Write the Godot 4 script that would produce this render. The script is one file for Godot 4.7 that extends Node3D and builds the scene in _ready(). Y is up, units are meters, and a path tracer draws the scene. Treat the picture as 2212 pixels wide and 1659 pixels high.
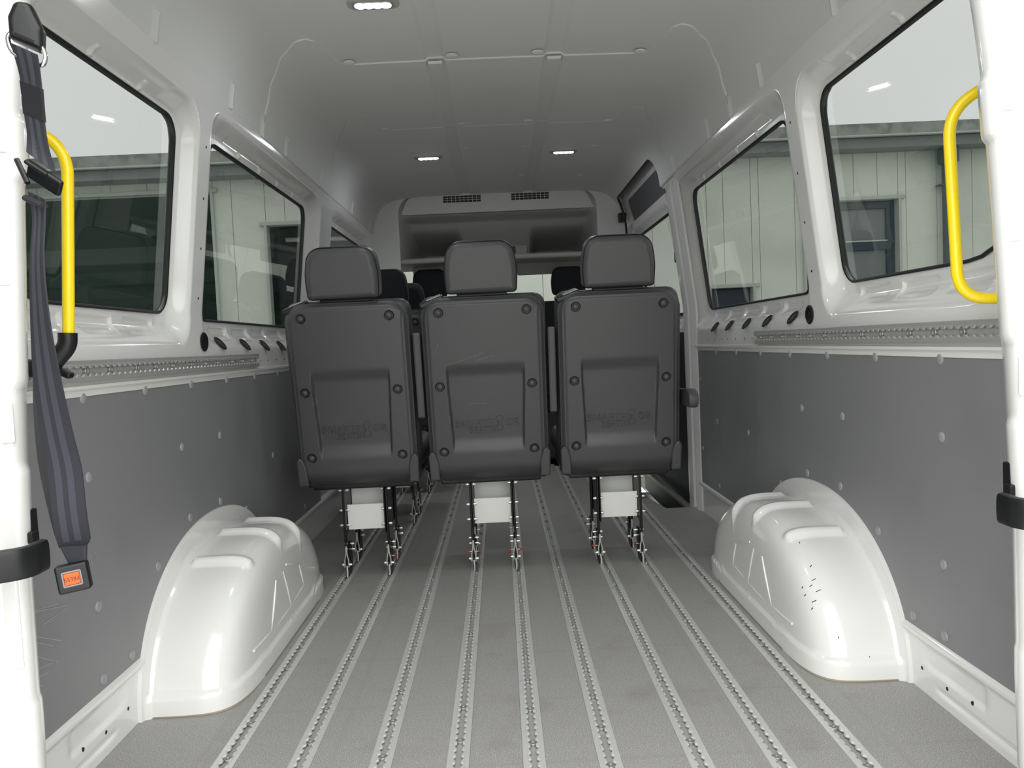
extends Node3D

# Interior of a passenger van seen through its open rear doorway.
# x right, y up, -z towards the front; floor at y = 0, rear doorway near z = -1.2.

const YG := -0.70          # ground outside
var M := {}
var used := {}

# ---------------------------------------------------------------- mesh builder
class MB:
	var v := PackedVector3Array()
	var xf := Transform3D()

	func tri(a: Vector3, b: Vector3, c: Vector3) -> void:
		v.append(xf * a); v.append(xf * b); v.append(xf * c)

	func quad(a: Vector3, b: Vector3, c: Vector3, d: Vector3) -> void:
		tri(a, b, c); tri(a, c, d)

	# rounded box
	func rbox(c: Vector3, size: Vector3, r: float, seg := 1, b := Basis()) -> void:
		var h := size * 0.5
		r = minf(r, minf(h.x, minf(h.y, h.z)) * 0.999)
		var axes := []
		for k in 3:
			var t := []
			for i in seg + 1:
				t.append(-h[k] + r * (1.0 - cos(PI / 2 * i / seg)) * 1.0 if seg > 1 else -h[k] + r * i)
			for i in seg + 1:
				t.append(-t[seg - i])
			axes.append(t)
		for k in 3:
			var u := (k + 1) % 3
			var w := (k + 2) % 3
			for s in [-1.0, 1.0]:
				var pts := []
				for i in axes[u].size():
					var row := []
					for j in axes[w].size():
						var p := Vector3()
						p[k] = s * h[k]; p[u] = axes[u][i]; p[w] = axes[w][j]
						var inner := Vector3(clampf(p.x, -h.x + r, h.x - r), clampf(p.y, -h.y + r, h.y - r), clampf(p.z, -h.z + r, h.z - r))
						var d := p - inner
						if d.length() > 1e-9:
							p = inner + d.normalized() * r
						row.append(c + b * p)
					pts.append(row)
				for i in pts.size() - 1:
					for j in pts[0].size() - 1:
						if s > 0:
							quad(pts[i][j], pts[i + 1][j], pts[i + 1][j + 1], pts[i][j + 1])
						else:
							quad(pts[i][j], pts[i][j + 1], pts[i + 1][j + 1], pts[i + 1][j])

	func box(a: Vector3, b: Vector3) -> void:
		rbox((a + b) * 0.5, (b - a).abs(), 0.0005)

	# tube along a path
	func tube(pts: Array, r: float, n := 10, caps := true, flat := 1.0) -> void:
		var rings := []
		var up := Vector3.UP
		var first: Vector3 = (pts[1] - pts[0]).normalized()
		if absf(first.dot(up)) > 0.9: up = Vector3.RIGHT
		var side := first.cross(up).normalized()
		for i in pts.size():
			var t: Vector3
			if i == 0: t = pts[1] - pts[0]
			elif i == pts.size() - 1: t = pts[i] - pts[i - 1]
			else: t = (pts[i + 1] - pts[i]).normalized() + (pts[i] - pts[i - 1]).normalized()
			t = t.normalized()
			side = (side - t * side.dot(t)).normalized()
			var nn := side.cross(t)
			var ring := []
			for k in n:
				var a := TAU * k / n
				ring.append(pts[i] + side * cos(a) * r + nn * sin(a) * r * flat)
			rings.append(ring)
		for i in rings.size() - 1:
			for k in n:
				var k2 := (k + 1) % n
				quad(rings[i][k], rings[i][k2], rings[i + 1][k2], rings[i + 1][k])
		if caps:
			for k in n:
				tri(pts[0], rings[0][(k + 1) % n], rings[0][k])
				tri(pts[-1], rings[-1][k], rings[-1][(k + 1) % n])

	# profile (radius, height) turned round axis
	func lathe(prof: Array, at: Vector3, axis: Vector3, n := 14) -> void:
		axis = axis.normalized()
		var s := axis.cross(Vector3.UP if absf(axis.y) < 0.9 else Vector3.RIGHT).normalized()
		var t := axis.cross(s)
		for i in prof.size() - 1:
			for k in n:
				var a0 := TAU * k / n
				var a1 := TAU * (k + 1) / n
				var p: Vector2 = prof[i]
				var q: Vector2 = prof[i + 1]
				var d0 := s * cos(a0) + t * sin(a0)
				var d1 := s * cos(a1) + t * sin(a1)
				var A := at + d0 * p.x + axis * p.y
				var B := at + d1 * p.x + axis * p.y
				var C := at + d1 * q.x + axis * q.y
				var D := at + d0 * q.x + axis * q.y
				if p.x < 1e-7: tri(A, C, D)
				elif q.x < 1e-7: tri(A, B, C)
				else: quad(A, B, C, D)

	# outline in a plane (2D points, counter-clockwise), extruded along the normal of f with rounded edges
	func slab(poly: PackedVector2Array, f: Transform3D, depth: float, bevel := 0.0, seg := 2) -> void:
		var n := poly.size()
		var nor := PackedVector2Array()
		for i in n:
			var e0 := (poly[i] - poly[(i + n - 1) % n]).normalized()
			var e1 := (poly[(i + 1) % n] - poly[i]).normalized()
			var m := (Vector2(e0.y, -e0.x) + Vector2(e1.y, -e1.x))
			m = m.normalized() / maxf(0.5, m.length() * 0.5) if m.length() > 1e-6 else Vector2(e1.y, -e1.x)
			nor.append(m)
		var rings := []
		var levels := []
		if bevel > 0.0:
			for i in seg + 1:
				var a := PI / 2 * i / seg
				levels.append(Vector2(bevel * (1 - sin(a)), bevel * (1 - cos(a))))
			for i in seg + 1:
				var a := PI / 2 * (seg - i) / seg
				levels.append(Vector2(bevel * (1 - sin(a)), depth - bevel * (1 - cos(a))))
		else:
			levels = [Vector2(0, 0), Vector2(0, depth)]
		for l in levels:
			var ring := []
			for i in n:
				var p: Vector2 = poly[i] - nor[i] * l.x
				ring.append(f * Vector3(p.x, p.y, l.y))
			rings.append(ring)
		for i in rings.size() - 1:
			for k in n:
				var k2 := (k + 1) % n
				quad(rings[i][k], rings[i][k2], rings[i + 1][k2], rings[i + 1][k])
		var inset := PackedVector2Array()
		for i in n:
			inset.append(poly[i] - nor[i] * (levels[0] as Vector2).x)
		var idx := Geometry2D.triangulate_polygon(poly)
		for i in range(0, idx.size(), 3):
			var a2 := inset[idx[i]]
			var b2 := inset[idx[i + 1]]
			var c2 := inset[idx[i + 2]]
			if (poly[idx[i + 1]] - poly[idx[i]]).cross(poly[idx[i + 2]] - poly[idx[i]]) < 0:
				var tmp := b2; b2 = c2; c2 = tmp
			tri(f * Vector3(a2.x, a2.y, depth), f * Vector3(b2.x, b2.y, depth), f * Vector3(c2.x, c2.y, depth))
			tri(f * Vector3(a2.x, a2.y, 0), f * Vector3(c2.x, c2.y, 0), f * Vector3(b2.x, b2.y, 0))

	# height-field: fn(u, v) -> Vector3, keep(u, v) > 0 is kept
	func grid(us: Array, vs: Array, fn: Callable, keep = null) -> void:
		var P := []
		var D := []
		for u in us:
			var row := PackedVector3Array()
			var dr := PackedFloat32Array()
			for w in vs:
				row.append(fn.call(u, w))
				dr.append(1.0 if keep == null else keep.call(u, w))
			P.append(row); D.append(dr)
		for i in us.size() - 1:
			for j in vs.size() - 1:
				var q := [P[i][j], P[i + 1][j], P[i + 1][j + 1], P[i][j + 1]]
				var d := [D[i][j], D[i + 1][j], D[i + 1][j + 1], D[i][j + 1]]
				if d[0] > 0 and d[1] > 0 and d[2] > 0 and d[3] > 0:
					quad(q[0], q[1], q[2], q[3])
				elif d[0] > 0 or d[1] > 0 or d[2] > 0 or d[3] > 0:
					var out := []
					for k in 4:
						var k2 := (k + 1) % 4
						if d[k] > 0: out.append(q[k])
						if (d[k] > 0) != (d[k2] > 0):
							out.append((q[k] as Vector3).lerp(q[k2], d[k] / (d[k] - d[k2])))
					for k in range(1, out.size() - 1):
						tri(out[0], out[k], out[k + 1])

	func mesh(crease := 40.0) -> ArrayMesh:
		var n := v.size() / 3
		var fnr := PackedVector3Array()
		fnr.resize(n)
		var at := {}
		for i in n:
			var a := v[i * 3]
			fnr[i] = (v[i * 3 + 1] - a).cross(v[i * 3 + 2] - a)
			for k in 3:
				var key := Vector3i((v[i * 3 + k] * 10000.0).round())
				if at.has(key): at[key].append(i)
				else: at[key] = PackedInt32Array([i])
		var unit := PackedVector3Array()
		unit.resize(n)
		for i in n:
			unit[i] = fnr[i].normalized()
		var cs := cos(deg_to_rad(crease))
		var vo := PackedVector3Array()
		var no := PackedVector3Array()
		vo.resize(n * 3); no.resize(n * 3)
		var put := 0
		for i in n:
			if fnr[i].length_squared() < 1e-22:
				continue
			for k in [0, 2, 1]:
				var p := v[i * 3 + k]
				var s := Vector3()
				for f in at[Vector3i((p * 10000.0).round())]:
					if unit[f].dot(unit[i]) >= cs: s += fnr[f]
				vo[put] = p
				no[put] = s.normalized() if s.length_squared() > 1e-24 else unit[i]
				put += 1
		vo.resize(put); no.resize(put)
		var arr := []
		arr.resize(Mesh.ARRAY_MAX)
		arr[Mesh.ARRAY_VERTEX] = vo
		arr[Mesh.ARRAY_NORMAL] = no
		var m := ArrayMesh.new()
		m.add_surface_from_arrays(Mesh.PRIMITIVE_TRIANGLES, arr)
		return m

# ---------------------------------------------------------------- scene helpers
func numbered(n: String) -> String:
	if not used.has(n):
		used[n] = 0
		return n
	used[n] += 1
	return "%s_%03d" % [n, used[n]]

func tag(o: Node3D, label := "", category := "", group := "", kind := "") -> Node3D:
	if label: o.set_meta("label", label)
	if category: o.set_meta("category", category)
	if group: o.set_meta("group", group)
	if kind: o.set_meta("kind", kind)
	return o

func base(n: String, label := "", category := "", group := "", at := Vector3.ZERO) -> Node3D:
	var o := Node3D.new()
	o.name = numbered(n)
	add_child(o)
	o.position = at
	return tag(o, label, category, group)

func put(n: String, mesh, mat: Material, parent: Node3D = null, at := Vector3.ZERO, crease := 40.0) -> MeshInstance3D:
	var o := MeshInstance3D.new()
	o.mesh = mesh.mesh(crease) if mesh is MB else mesh
	o.material_override = mat
	if parent == null:
		o.name = numbered(n)
		add_child(o)
	else:
		var k := 0
		var nm := n
		while parent.has_node(NodePath(nm)):
			k += 1
			nm = "%s_%03d" % [n, k]
		o.name = nm
		parent.add_child(o, true)
	o.position = at
	return o

func rpoly(pts: Array, radii: Array, seg := 5) -> PackedVector2Array:
	var out := PackedVector2Array()
	var n := pts.size()
	for i in n:
		var p: Vector2 = pts[i]
		var a: Vector2 = pts[(i + n - 1) % n]
		var b: Vector2 = pts[(i + 1) % n]
		var r: float = radii[i % radii.size()]
		var da := (a - p).normalized()
		var db := (b - p).normalized()
		var ang := acos(clampf(da.dot(db), -1, 1))
		if r <= 0.0 or ang > PI - 0.02:
			out.append(p)
			continue
		var l := minf(r / tan(ang / 2), minf((a - p).length(), (b - p).length()) * 0.49)
		var rr := l * tan(ang / 2)
		var c := p + (da + db).normalized() * (rr / sin(ang / 2))
		var s := p + da * l - c
		var e := p + db * l - c
		var tot := s.angle_to(e)
		for k in seg + 1:
			out.append(c + s.rotated(tot * k / seg))
	var area := 0.0
	for i in out.size():
		area += out[i].cross(out[(i + 1) % out.size()])
	if area < 0: out.reverse()
	return out

func rect(x0: float, y0: float, x1: float, y1: float, r: float, seg := 4) -> PackedVector2Array:
	return rpoly([Vector2(x0, y0), Vector2(x1, y0), Vector2(x1, y1), Vector2(x0, y1)], [r], seg)

# path with rounded corners
func bend(pts: Array, r: float, seg := 6) -> Array:
	var out := [pts[0]]
	for i in range(1, pts.size() - 1):
		var p: Vector3 = pts[i]
		var da: Vector3 = (pts[i - 1] - p)
		var db: Vector3 = (pts[i + 1] - p)
		var l := minf(r, minf(da.length(), db.length()) * 0.49)
		var A := p + da.normalized() * l
		var B := p + db.normalized() * l
		for k in seg + 1:
			var t := float(k) / seg
			out.append(A.lerp(p, t).lerp(p.lerp(B, t), t))
	out.append(pts[-1])
	return out

func sd_rect(p: Vector2, a: Vector2, b: Vector2, r4: Array) -> float:   # r4: [low x low y, high x low y, high x high y, low x high y]
	var c := (a + b) * 0.5
	var h := (b - a) * 0.5
	var q := p - c
	var r: float
	if q.x < 0: r = r4[0] if q.y < 0 else r4[3]
	else: r = r4[1] if q.y < 0 else r4[2]
	var d := q.abs() - h + Vector2(r, r)
	return minf(maxf(d.x, d.y), 0.0) + Vector2(maxf(d.x, 0), maxf(d.y, 0)).length() - r

func lin(a: float, b: float, n: int) -> Array:
	var o := []
	for i in n + 1: o.append(lerpf(a, b, float(i) / n))
	return o

func steps(stops: Array) -> Array:   # [start, [end, step], [end, step] ...]
	var o := [stops[0]]
	for k in range(1, stops.size()):
		var e: float = stops[k][0]
		var s: float = o[-1]
		var n := maxi(1, int(round(absf(e - s) / stops[k][1])))
		for i in range(1, n + 1): o.append(lerpf(s, e, float(i) / n))
	return o

func seg_dist(p: Vector2, a: Vector2, b: Vector2) -> float:
	var ab := b - a
	var t := clampf((p - a).dot(ab) / ab.length_squared(), 0, 1)
	return (p - a - ab * t).length()

func mat(n: String, c: Color, rough := 0.6, metal := 0.0, coat := 0.0) -> StandardMaterial3D:
	var m := StandardMaterial3D.new()
	m.resource_name = n
	m.albedo_color = c
	m.roughness = rough
	m.metallic = metal
	if coat > 0:
		m.clearcoat_enabled = true
		m.clearcoat = coat
		m.clearcoat_roughness = 0.08
	M[n] = m
	return m

func noise_tex(freq: float, size: int, ramp: Array, sd := 1, oct := 3, as_normal := false, bump := 2.0) -> NoiseTexture2D:
	var f := FastNoiseLite.new()
	f.seed = sd
	f.frequency = freq
	f.fractal_octaves = oct
	var t := NoiseTexture2D.new()
	t.width = size; t.height = size
	t.seamless = true
	t.noise = f
	if as_normal:
		t.as_normal_map = true
		t.bump_strength = bump
	elif ramp.size():
		var g := Gradient.new()
		g.offsets = PackedFloat32Array(ramp.map(func(x): return x[0]))
		g.colors = PackedColorArray(ramp.map(func(x): return x[1]))
		t.color_ramp = g
	return t

func grey(x: float) -> Color: return Color(x, x, x)

func triplanar(m: StandardMaterial3D, scale: float, world := true) -> void:
	m.uv1_triplanar = true
	m.uv1_world_triplanar = world
	m.uv1_scale = Vector3(scale, scale, scale)

func materials() -> void:
	mat("white_paint", Color(0.93, 0.925, 0.915), 0.17, 0.0, 0.5)
	mat("headliner", Color(0.86, 0.86, 0.85), 0.62)
	M.headliner.normal_enabled = true
	M.headliner.normal_texture = noise_tex(0.08, 256, [], 3, 2, true, 1.0)
	M.headliner.normal_scale = 0.25
	triplanar(M.headliner, 9.0)
	mat("front_trim", Color(0.68, 0.68, 0.66), 0.6)
	mat("lining", Color(0.52, 0.52, 0.525), 0.42)
	M.lining.albedo_texture = noise_tex(0.006, 512, [[0.0, grey(0.96)], [0.5, grey(1.0)], [0.72, grey(1.0)], [0.9, grey(1.06)]], 11, 4)
	triplanar(M.lining, 0.9)
	mat("rivet_grey", Color(0.60, 0.60, 0.605), 0.35)
	mat("scuff", Color(0.66, 0.66, 0.65), 0.6)
	mat("floor_vinyl", Color(0.98, 0.97, 0.95), 0.5)
	M.floor_vinyl.albedo_texture = noise_tex(0.22, 512, [[0.0, grey(0.50)], [0.42, grey(0.60)], [0.62, grey(0.65)], [0.74, grey(0.80)], [1.0, grey(1.0)]], 5, 2)
	M.floor_vinyl.normal_enabled = true
	M.floor_vinyl.normal_texture = noise_tex(0.2, 512, [], 6, 2, true, 2.0)
	M.floor_vinyl.normal_scale = 0.10
	triplanar(M.floor_vinyl, 3.6)
	M.floor_vinyl.detail_enabled = true      # faint brown stains
	M.floor_vinyl.detail_uv_layer = BaseMaterial3D.DETAIL_UV_2
	M.floor_vinyl.detail_blend_mode = BaseMaterial3D.BLEND_MODE_MIX
	M.floor_vinyl.detail_albedo = noise_tex(0.011, 512, [[0.0, Color(0.42, 0.36, 0.28, 0.0)], [0.62, Color(0.42, 0.36, 0.28, 0.0)], [0.80, Color(0.42, 0.36, 0.28, 0.13)], [1.0, Color(0.40, 0.34, 0.25, 0.22)]], 17, 4)
	M.floor_vinyl.uv2_triplanar = true
	M.floor_vinyl.uv2_world_triplanar = true
	M.floor_vinyl.uv2_scale = Vector3(0.62, 0.62, 0.62)
	mat("floor_dark", Color(0.16, 0.165, 0.17), 0.6)
	mat("alu", Color(0.86, 0.86, 0.85), 0.34, 0.3)
	M.alu.roughness_texture = noise_tex(0.02, 256, [[0.0, grey(0.75)], [1.0, grey(1.25)]], 8, 3)
	triplanar(M.alu, 4.0)
	mat("alu_wall", Color(0.78, 0.78, 0.775), 0.34, 0.5)
	mat("alu_dull", Color(0.66, 0.66, 0.64), 0.5, 0.75)
	mat("slot_floor", Color(0.72, 0.715, 0.69), 0.45, 0.25)
	mat("chrome", Color(0.9, 0.9, 0.9), 0.16, 1.0)
	mat("zinc", Color(0.88, 0.88, 0.86), 0.3, 0.7)
	mat("plate_white", Color(0.91, 0.91, 0.89), 0.4)
	mat("seat_shell", Color(0.262, 0.262, 0.266), 0.42)
	M.seat_shell.normal_enabled = true
	M.seat_shell.normal_texture = noise_tex(0.25, 256, [], 13, 2, true, 1.5)
	M.seat_shell.normal_scale = 0.22
	triplanar(M.seat_shell, 14.0, false)
	mat("leather", Color(0.28, 0.28, 0.283), 0.45)
	M.leather.normal_enabled = true
	M.leather.normal_texture = noise_tex(0.12, 256, [], 15, 3, true, 2.0)
	M.leather.normal_scale = 0.25
	triplanar(M.leather, 10.0, false)
	mat("dark_fabric", Color(0.10, 0.105, 0.12), 0.9)
	mat("black_plastic", Color(0.06, 0.062, 0.072), 0.4)
	mat("black_rubber", Color(0.035, 0.036, 0.04), 0.5)
	mat("black_steel", Color(0.05, 0.05, 0.052), 0.35, 0.3)
	mat("yellow", Color(1.0, 0.87, 0.03), 0.28, 0.0, 0.4)
	mat("red_tip", Color(0.80, 0.05, 0.07), 0.35)
	mat("belt", Color(0.165, 0.165, 0.19), 0.7)
	mat("belt_stripe", Color(0.24, 0.24, 0.272), 0.7)
	mat("belt_dark", Color(0.10, 0.10, 0.115), 0.75)
	mat("orange", Color(0.98, 0.36, 0.10), 0.4)
	mat("sealant", Color(0.60, 0.56, 0.48), 0.7)
	mat("blue_lining", Color(0.10, 0.115, 0.15), 0.55)
	mat("door_grey", Color(0.36, 0.37, 0.385), 0.55)
	# glass
	var g := mat("glass", Color(0.175, 0.24, 0.21, 0.825), 0.02)
	g.transparency = BaseMaterial3D.TRANSPARENCY_ALPHA
	g.metallic_specular = 0.5
	var w := mat("windscreen_glass", Color(0.26, 0.31, 0.285, 0.76), 0.02)
	w.transparency = BaseMaterial3D.TRANSPARENCY_ALPHA
	# lamp
	var l := mat("lamp_lens", Color(0.95, 0.95, 0.95), 0.3)
	l.emission_enabled = true
	l.emission = Color(0.95, 0.97, 1.0)
	l.emission_energy_multiplier = 1.6
	# outside
	mat("cladding", Color(0.90, 0.925, 0.875), 0.55)
	M.cladding.albedo_texture = noise_tex(0.004, 512, [[0.0, grey(0.90)], [0.6, grey(1.0)], [1.0, grey(1.0)]], 21, 4)
	triplanar(M.cladding, 0.25)
	mat("fascia", Color(0.62, 0.635, 0.61), 0.8)
	M.fascia.albedo_texture = noise_tex(0.012, 512, [[0.0, grey(0.7)], [0.5, grey(0.95)], [1.0, grey(1.1)]], 23, 4)
	triplanar(M.fascia, 0.8)
	mat("gutter", Color(0.76, 0.78, 0.75), 0.5)
	mat("soffit", Color(0.52, 0.54, 0.54), 0.7)
	mat("downpipe", Color(0.30, 0.33, 0.35), 0.5)
	mat("door_blue", Color(0.06, 0.13, 0.24), 0.45)
	mat("door_panel", Color(0.46, 0.48, 0.49), 0.5)
	mat("dark_inside", Color(0.16, 0.17, 0.19), 0.8)
	mat("shed_steel", Color(0.34, 0.36, 0.36), 0.6)
	mat("asphalt", Color(0.80, 0.80, 0.78), 0.9)
	M.asphalt.albedo_texture = noise_tex(0.05, 512, [[0.0, grey(0.8)], [1.0, grey(1.0)]], 31, 4)
	triplanar(M.asphalt, 0.7)
	mat("body_white", Color(0.88, 0.88, 0.88), 0.3, 0.0, 0.5)
	mat("dash", Color(0.13, 0.135, 0.14), 0.6)

# ---------------------------------------------------------------- van shapes
func prof(y: float) -> float:      # inner side wall, half width at height y
	return 0.885 if y < 0.95 else 0.885 - (y - 0.95) * 0.118

# windows: glass opening and the pressed recess round it, z from front to rear
var WREAR := {"a": Vector2(-2.185, 0.945), "b": Vector2(-1.36, 1.465), "r": [0.055, 0.255, 0.06, 0.06], "sa": Vector2(-2.235, 0.848), "sb": Vector2(-1.26, 1.515), "sr": [0.09, 0.28, 0.09, 0.09]}
var WMID := {"a": Vector2(-3.605, 0.934), "b": Vector2(-2.425, 1.468), "r": [0.05, 0.05, 0.06, 0.06], "sa": Vector2(-3.725, 0.842), "sb": Vector2(-2.320, 1.540), "sr": [0.12, 0.07, 0.07, 0.10]}
var WFRONT := {"a": Vector2(-5.00, 0.934), "b": Vector2(-4.12, 1.468), "r": [0.05, 0.05, 0.06, 0.06], "sa": Vector2(-5.09, 0.842), "sb": Vector2(-3.95, 1.535), "sr": [0.08, 0.08, 0.09, 0.09]}
const GD := 0.05                   # depth of the glass behind the inner skin

func win_off(z: float, y: float, w: Dictionary) -> float:
	var p := Vector2(z, y)
	var a := -sd_rect(p, w.sa, w.sb, w.sr)
	if a <= 0.0: return 0.0
	var b := sd_rect(p, w.a, w.b, w.r)
	if b <= 0.0: return GD
	var t := a / (a + b)
	var o := GD * smoothstep(0.0, 0.70, t)
	# pressed pockets in the lower ledge
	if y < w.a.y - 0.012 and y > w.sa.y + 0.012:
		var k := fposmod(z - w.a.x - 0.06, 0.215) - 0.1075
		var q := sd_rect(Vector2(k, y), Vector2(-0.078, w.a.y - 0.058), Vector2(0.078, w.a.y - 0.016), [0.012, 0.012, 0.012, 0.012])
		o += 0.007 * (1.0 - smoothstep(-0.005, 0.002, q)) * smoothstep(w.a.x + 0.03, w.a.x + 0.05, z) * (1.0 - smoothstep(w.b.x - 0.05, w.b.x - 0.03, z))
	# raised ribs on the upper flange
	if y > w.b.y + 0.006:
		var k2 := fposmod(z - w.a.x - 0.1, 0.23) - 0.115
		if z > w.a.x + 0.09 and z < w.b.x - 0.06:
			var q3 := sd_rect(Vector2(k2, y), Vector2(-0.006, w.b.y + 0.010), Vector2(0.006, w.b.y + 0.028), [0.004, 0.004, 0.004, 0.004])
			o -= 0.006 * (1.0 - smoothstep(-0.002, 0.005, q3))
		var q2 := sd_rect(p, Vector2(w.a.x + 0.12, w.b.y + 0.030), Vector2(w.b.x - 0.12, w.b.y + 0.044), [0.007, 0.007, 0.007, 0.007])
		o += 0.009 * (1.0 - smoothstep(-0.006, 0.004, q2))
	return o

func side_off(z: float, y: float, wins: Array) -> float:
	var o := 0.0
	for w in wins:
		if z > w.sa.x and z < w.sb.x:
			o = win_off(z, y, w)
	if y < 0.80:                     # pressed steps under the wall rail
		o -= 0.008 * (1.0 - smoothstep(0.7745, 0.7765, y))
		o += 0.007 * (1.0 - smoothstep(0.7655, 0.767, y))
	return o

func make_side(n: String, s: float, zf: float, wins: Array, label: String) -> Node3D:
	var wall := base(n, label, "wall")
	wall.set_meta("kind", "structure")
	var zs := [-1.24]
	var stops := [[-1.40, 0.015], [-2.12, 0.007], [-2.26, 0.005], [-2.30, 0.010], [-3.54, 0.008], [-3.76, 0.007]]
	if zf < -4.5: stops.append_array([[-3.94, 0.02], [-4.16, 0.012], [-4.9, 0.018], [-5.12, 0.012], [zf, 0.03]])
	else: stops.append([zf, 0.03])
	zs = steps([-1.24] + stops)
	var ys := steps([0.752, [0.78, 0.002], [0.83, 0.02], [0.95, 0.004], [0.97, 0.008], [1.40, 0.03], [1.535, 0.0055], [1.575, 0.02]])
	var b := MB.new()
	b.grid(zs, ys, func(z, y): return Vector3(s * (prof(y) + side_off(z, y, wins)), y, z), func(z, y):
		var d := 1.0
		for w in wins: d = minf(d, sd_rect(Vector2(z, y), w.a, w.b, w.r) + 0.004)
		return d)
	put("inner_skin", b, M.white_paint, wall, Vector3.ZERO, 38)
	# sill strip below the lining, with its rolled upper lip and pressed grooves
	var sill := MB.new()
	var sz := steps([-1.20, [-1.74, 0.012], [zf, 0.05]])
	sill.grid(sz, steps([-0.01, [0.148, 0.004]]), func(z, y):
		var o := 0.002
		o -= 0.010 * smoothstep(0.114, 0.124, y) * (1.0 - smoothstep(0.132, 0.142, y))
		o += 0.012 * smoothstep(0.138, 0.146, y)
		var dip := sd_rect(Vector2(z, y), Vector2(-1.72, 0.062), Vector2(-1.50, 0.112), [0.012, 0.012, 0.012, 0.012])
		o += 0.006 * (1.0 - smoothstep(-0.006, 0.003, dip))
		o += 0.005 * (1.0 - smoothstep(0.003, 0.008, absf(y - 0.028))) * smoothstep(-1.68, -1.66, -absf(z) if z > -1.7 else -9.0)
		return Vector3(s * (0.885 + o), y, z))
	put("sill", sill, M.white_paint, wall)
	# holes punched in the sill
	for q in [[-1.545, 0.058], [-1.635, 0.048], [-1.735, 0.052]]:
		var h := MB.new()
		h.lathe([Vector2(0.0045, 0.0), Vector2(0.0045, 0.003), Vector2(0.0, 0.003)], Vector3(s * 0.8895, q[1], q[0]), Vector3(-s, 0, 0), 8)
		put("hole", h, M.black_rubber, wall)
	# closing sheet behind the lining, then the outer skin
	var bk := MB.new()
	bk.box(Vector3(s * 0.897, 0.14, -1.24), Vector3(s * 0.905, 0.765, zf if s < 0 else zf - 0.2))
	put("inner_brace", bk, M.white_paint, wall)
	var sk := MB.new()
	var oz := steps([-1.14, [zf if s < 0 else zf - 0.26, 0.03]])
	sk.grid(oz, steps([-0.25, [0.93, 0.3], [1.47, 0.03], [1.62, 0.08]]), func(z, y): return Vector3(s * (prof(y) + GD + 0.012), y, z), func(z, y):
		var d := 1.0
		for w in wins: d = minf(d, sd_rect(Vector2(z, y), w.a, w.b, w.r) + 0.002)
		return d)
	put("outer_skin", sk, M.body_white, wall)
	# screw holes in the pillar between the windows
	for q in [[1.414, -2.287], [1.27, -2.287], [1.13, -2.287], [0.99, -2.287]]:
		var h := MB.new()
		h.lathe([Vector2(0.0038, 0.0), Vector2(0.0038, 0.0012), Vector2(0.0, 0.0012)], Vector3(s * (prof(q[0]) + 0.0002), q[0], q[1]), Vector3(-s, 0, 0), 8)
		put("hole", h, M.black_rubber, wall)
	for z in [-2.86, -2.95, -3.06, -3.17, -3.25, -3.36, -3.47]:
		var h := MB.new()
		h.lathe([Vector2(0.003, 0.0), Vector2(0.003, 0.001), Vector2(0.0, 0.001)], Vector3(s * 0.885, 0.80, z), Vector3(-s, 0, 0), 7)
		put("hole", h, M.black_rubber, wall)
	# rubber grommets along the sloping sill
	var gs := [[0.866, -2.318, 0.028, 0.0], [0.861, -2.475, 0.026, 0.8], [0.857, -2.705, 0.026, 0.8], [0.854, -2.925, 0.026, 0.8], [0.852, -3.14, 0.026, 0.8], [0.851, -3.35, 0.026, 0.8]]
	if s > 0: gs.append([0.847, -3.70, 0.02, 0.0])
	for q in gs:
		var g := MB.new()
		var nrm := Vector3(-s, q[3], 0).normalized()
		var c := Vector3(s * (prof(q[0]) + side_off(q[1], q[0], wins) * 0.8), q[0], q[1]) + nrm * 0.002
		g.lathe([Vector2(q[2], 0), Vector2(q[2], 0.002), Vector2(q[2] * 0.86, 0.0042), Vector2(q[2] * 0.7, 0.003), Vector2(q[2] * 0.62, 0.0012), Vector2(q[2] * 0.3, 0.0012), Vector2(q[2] * 0.2, 0.0022), Vector2(0, 0.0024)], c, nrm, 20)
		put("grommet", g, M.black_rubber, wall)
	return wall

func make_window(n: String, s: float, w: Dictionary, label: String) -> void:
	var o := base(n, label, "window")
	o.set_meta("kind", "structure")
	var a: Vector2 = w.a
	var b: Vector2 = w.b
	var r: Array = w.r
	var outline := rpoly([Vector2(a.x, a.y), Vector2(b.x, a.y), Vector2(b.x, b.y), Vector2(a.x, b.y)], r, 8)
	var n2 := outline.size()
	var cen := (a + b) * 0.5
	# rubber seal: ring section swept round the outline
	var seal := MB.new()
	var rings := []
	for i in n2:
		var e0 := (outline[i] - outline[(i + n2 - 1) % n2]).normalized()
		var e1 := (outline[(i + 1) % n2] - outline[i]).normalized()
		var m := (Vector2(e0.y, -e0.x) + Vector2(e1.y, -e1.x)).normalized()
		if m.dot(outline[i] - cen) < 0: m = -m
		var ring := []
		for q in [[0.003, 0.004], [0.003, -0.004], [-0.0005, -0.0065], [-0.004, -0.005], [-0.0058, 0.004]]:
			var p: Vector2 = outline[i] + m * q[0]
			ring.append(Vector3(s * (prof(p.y) + GD + q[1]), p.y, p.x))
		rings.append(ring)
	for i in n2:
		var j := (i + 1) % n2
		for k in 5:
			var k2 := (k + 1) % 5
			seal.quad(rings[i][k], rings[j][k], rings[j][k2], rings[i][k2])
	put("seal", seal, M.black_rubber, o)
	# pane: one sheet following the lean of the body
	var pane := MB.new()
	pane.grid(steps([b.x, [a.x, 0.06]]), steps([a.y, [0.95, 0.008], [b.y, 0.06]]), func(z, y): return Vector3(s * (prof(y) + GD + 0.002), y, z), func(z, y): return -sd_rect(Vector2(z, y), a, b, r) + 0.002)
	put("pane", pane, M.glass, o)

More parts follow.
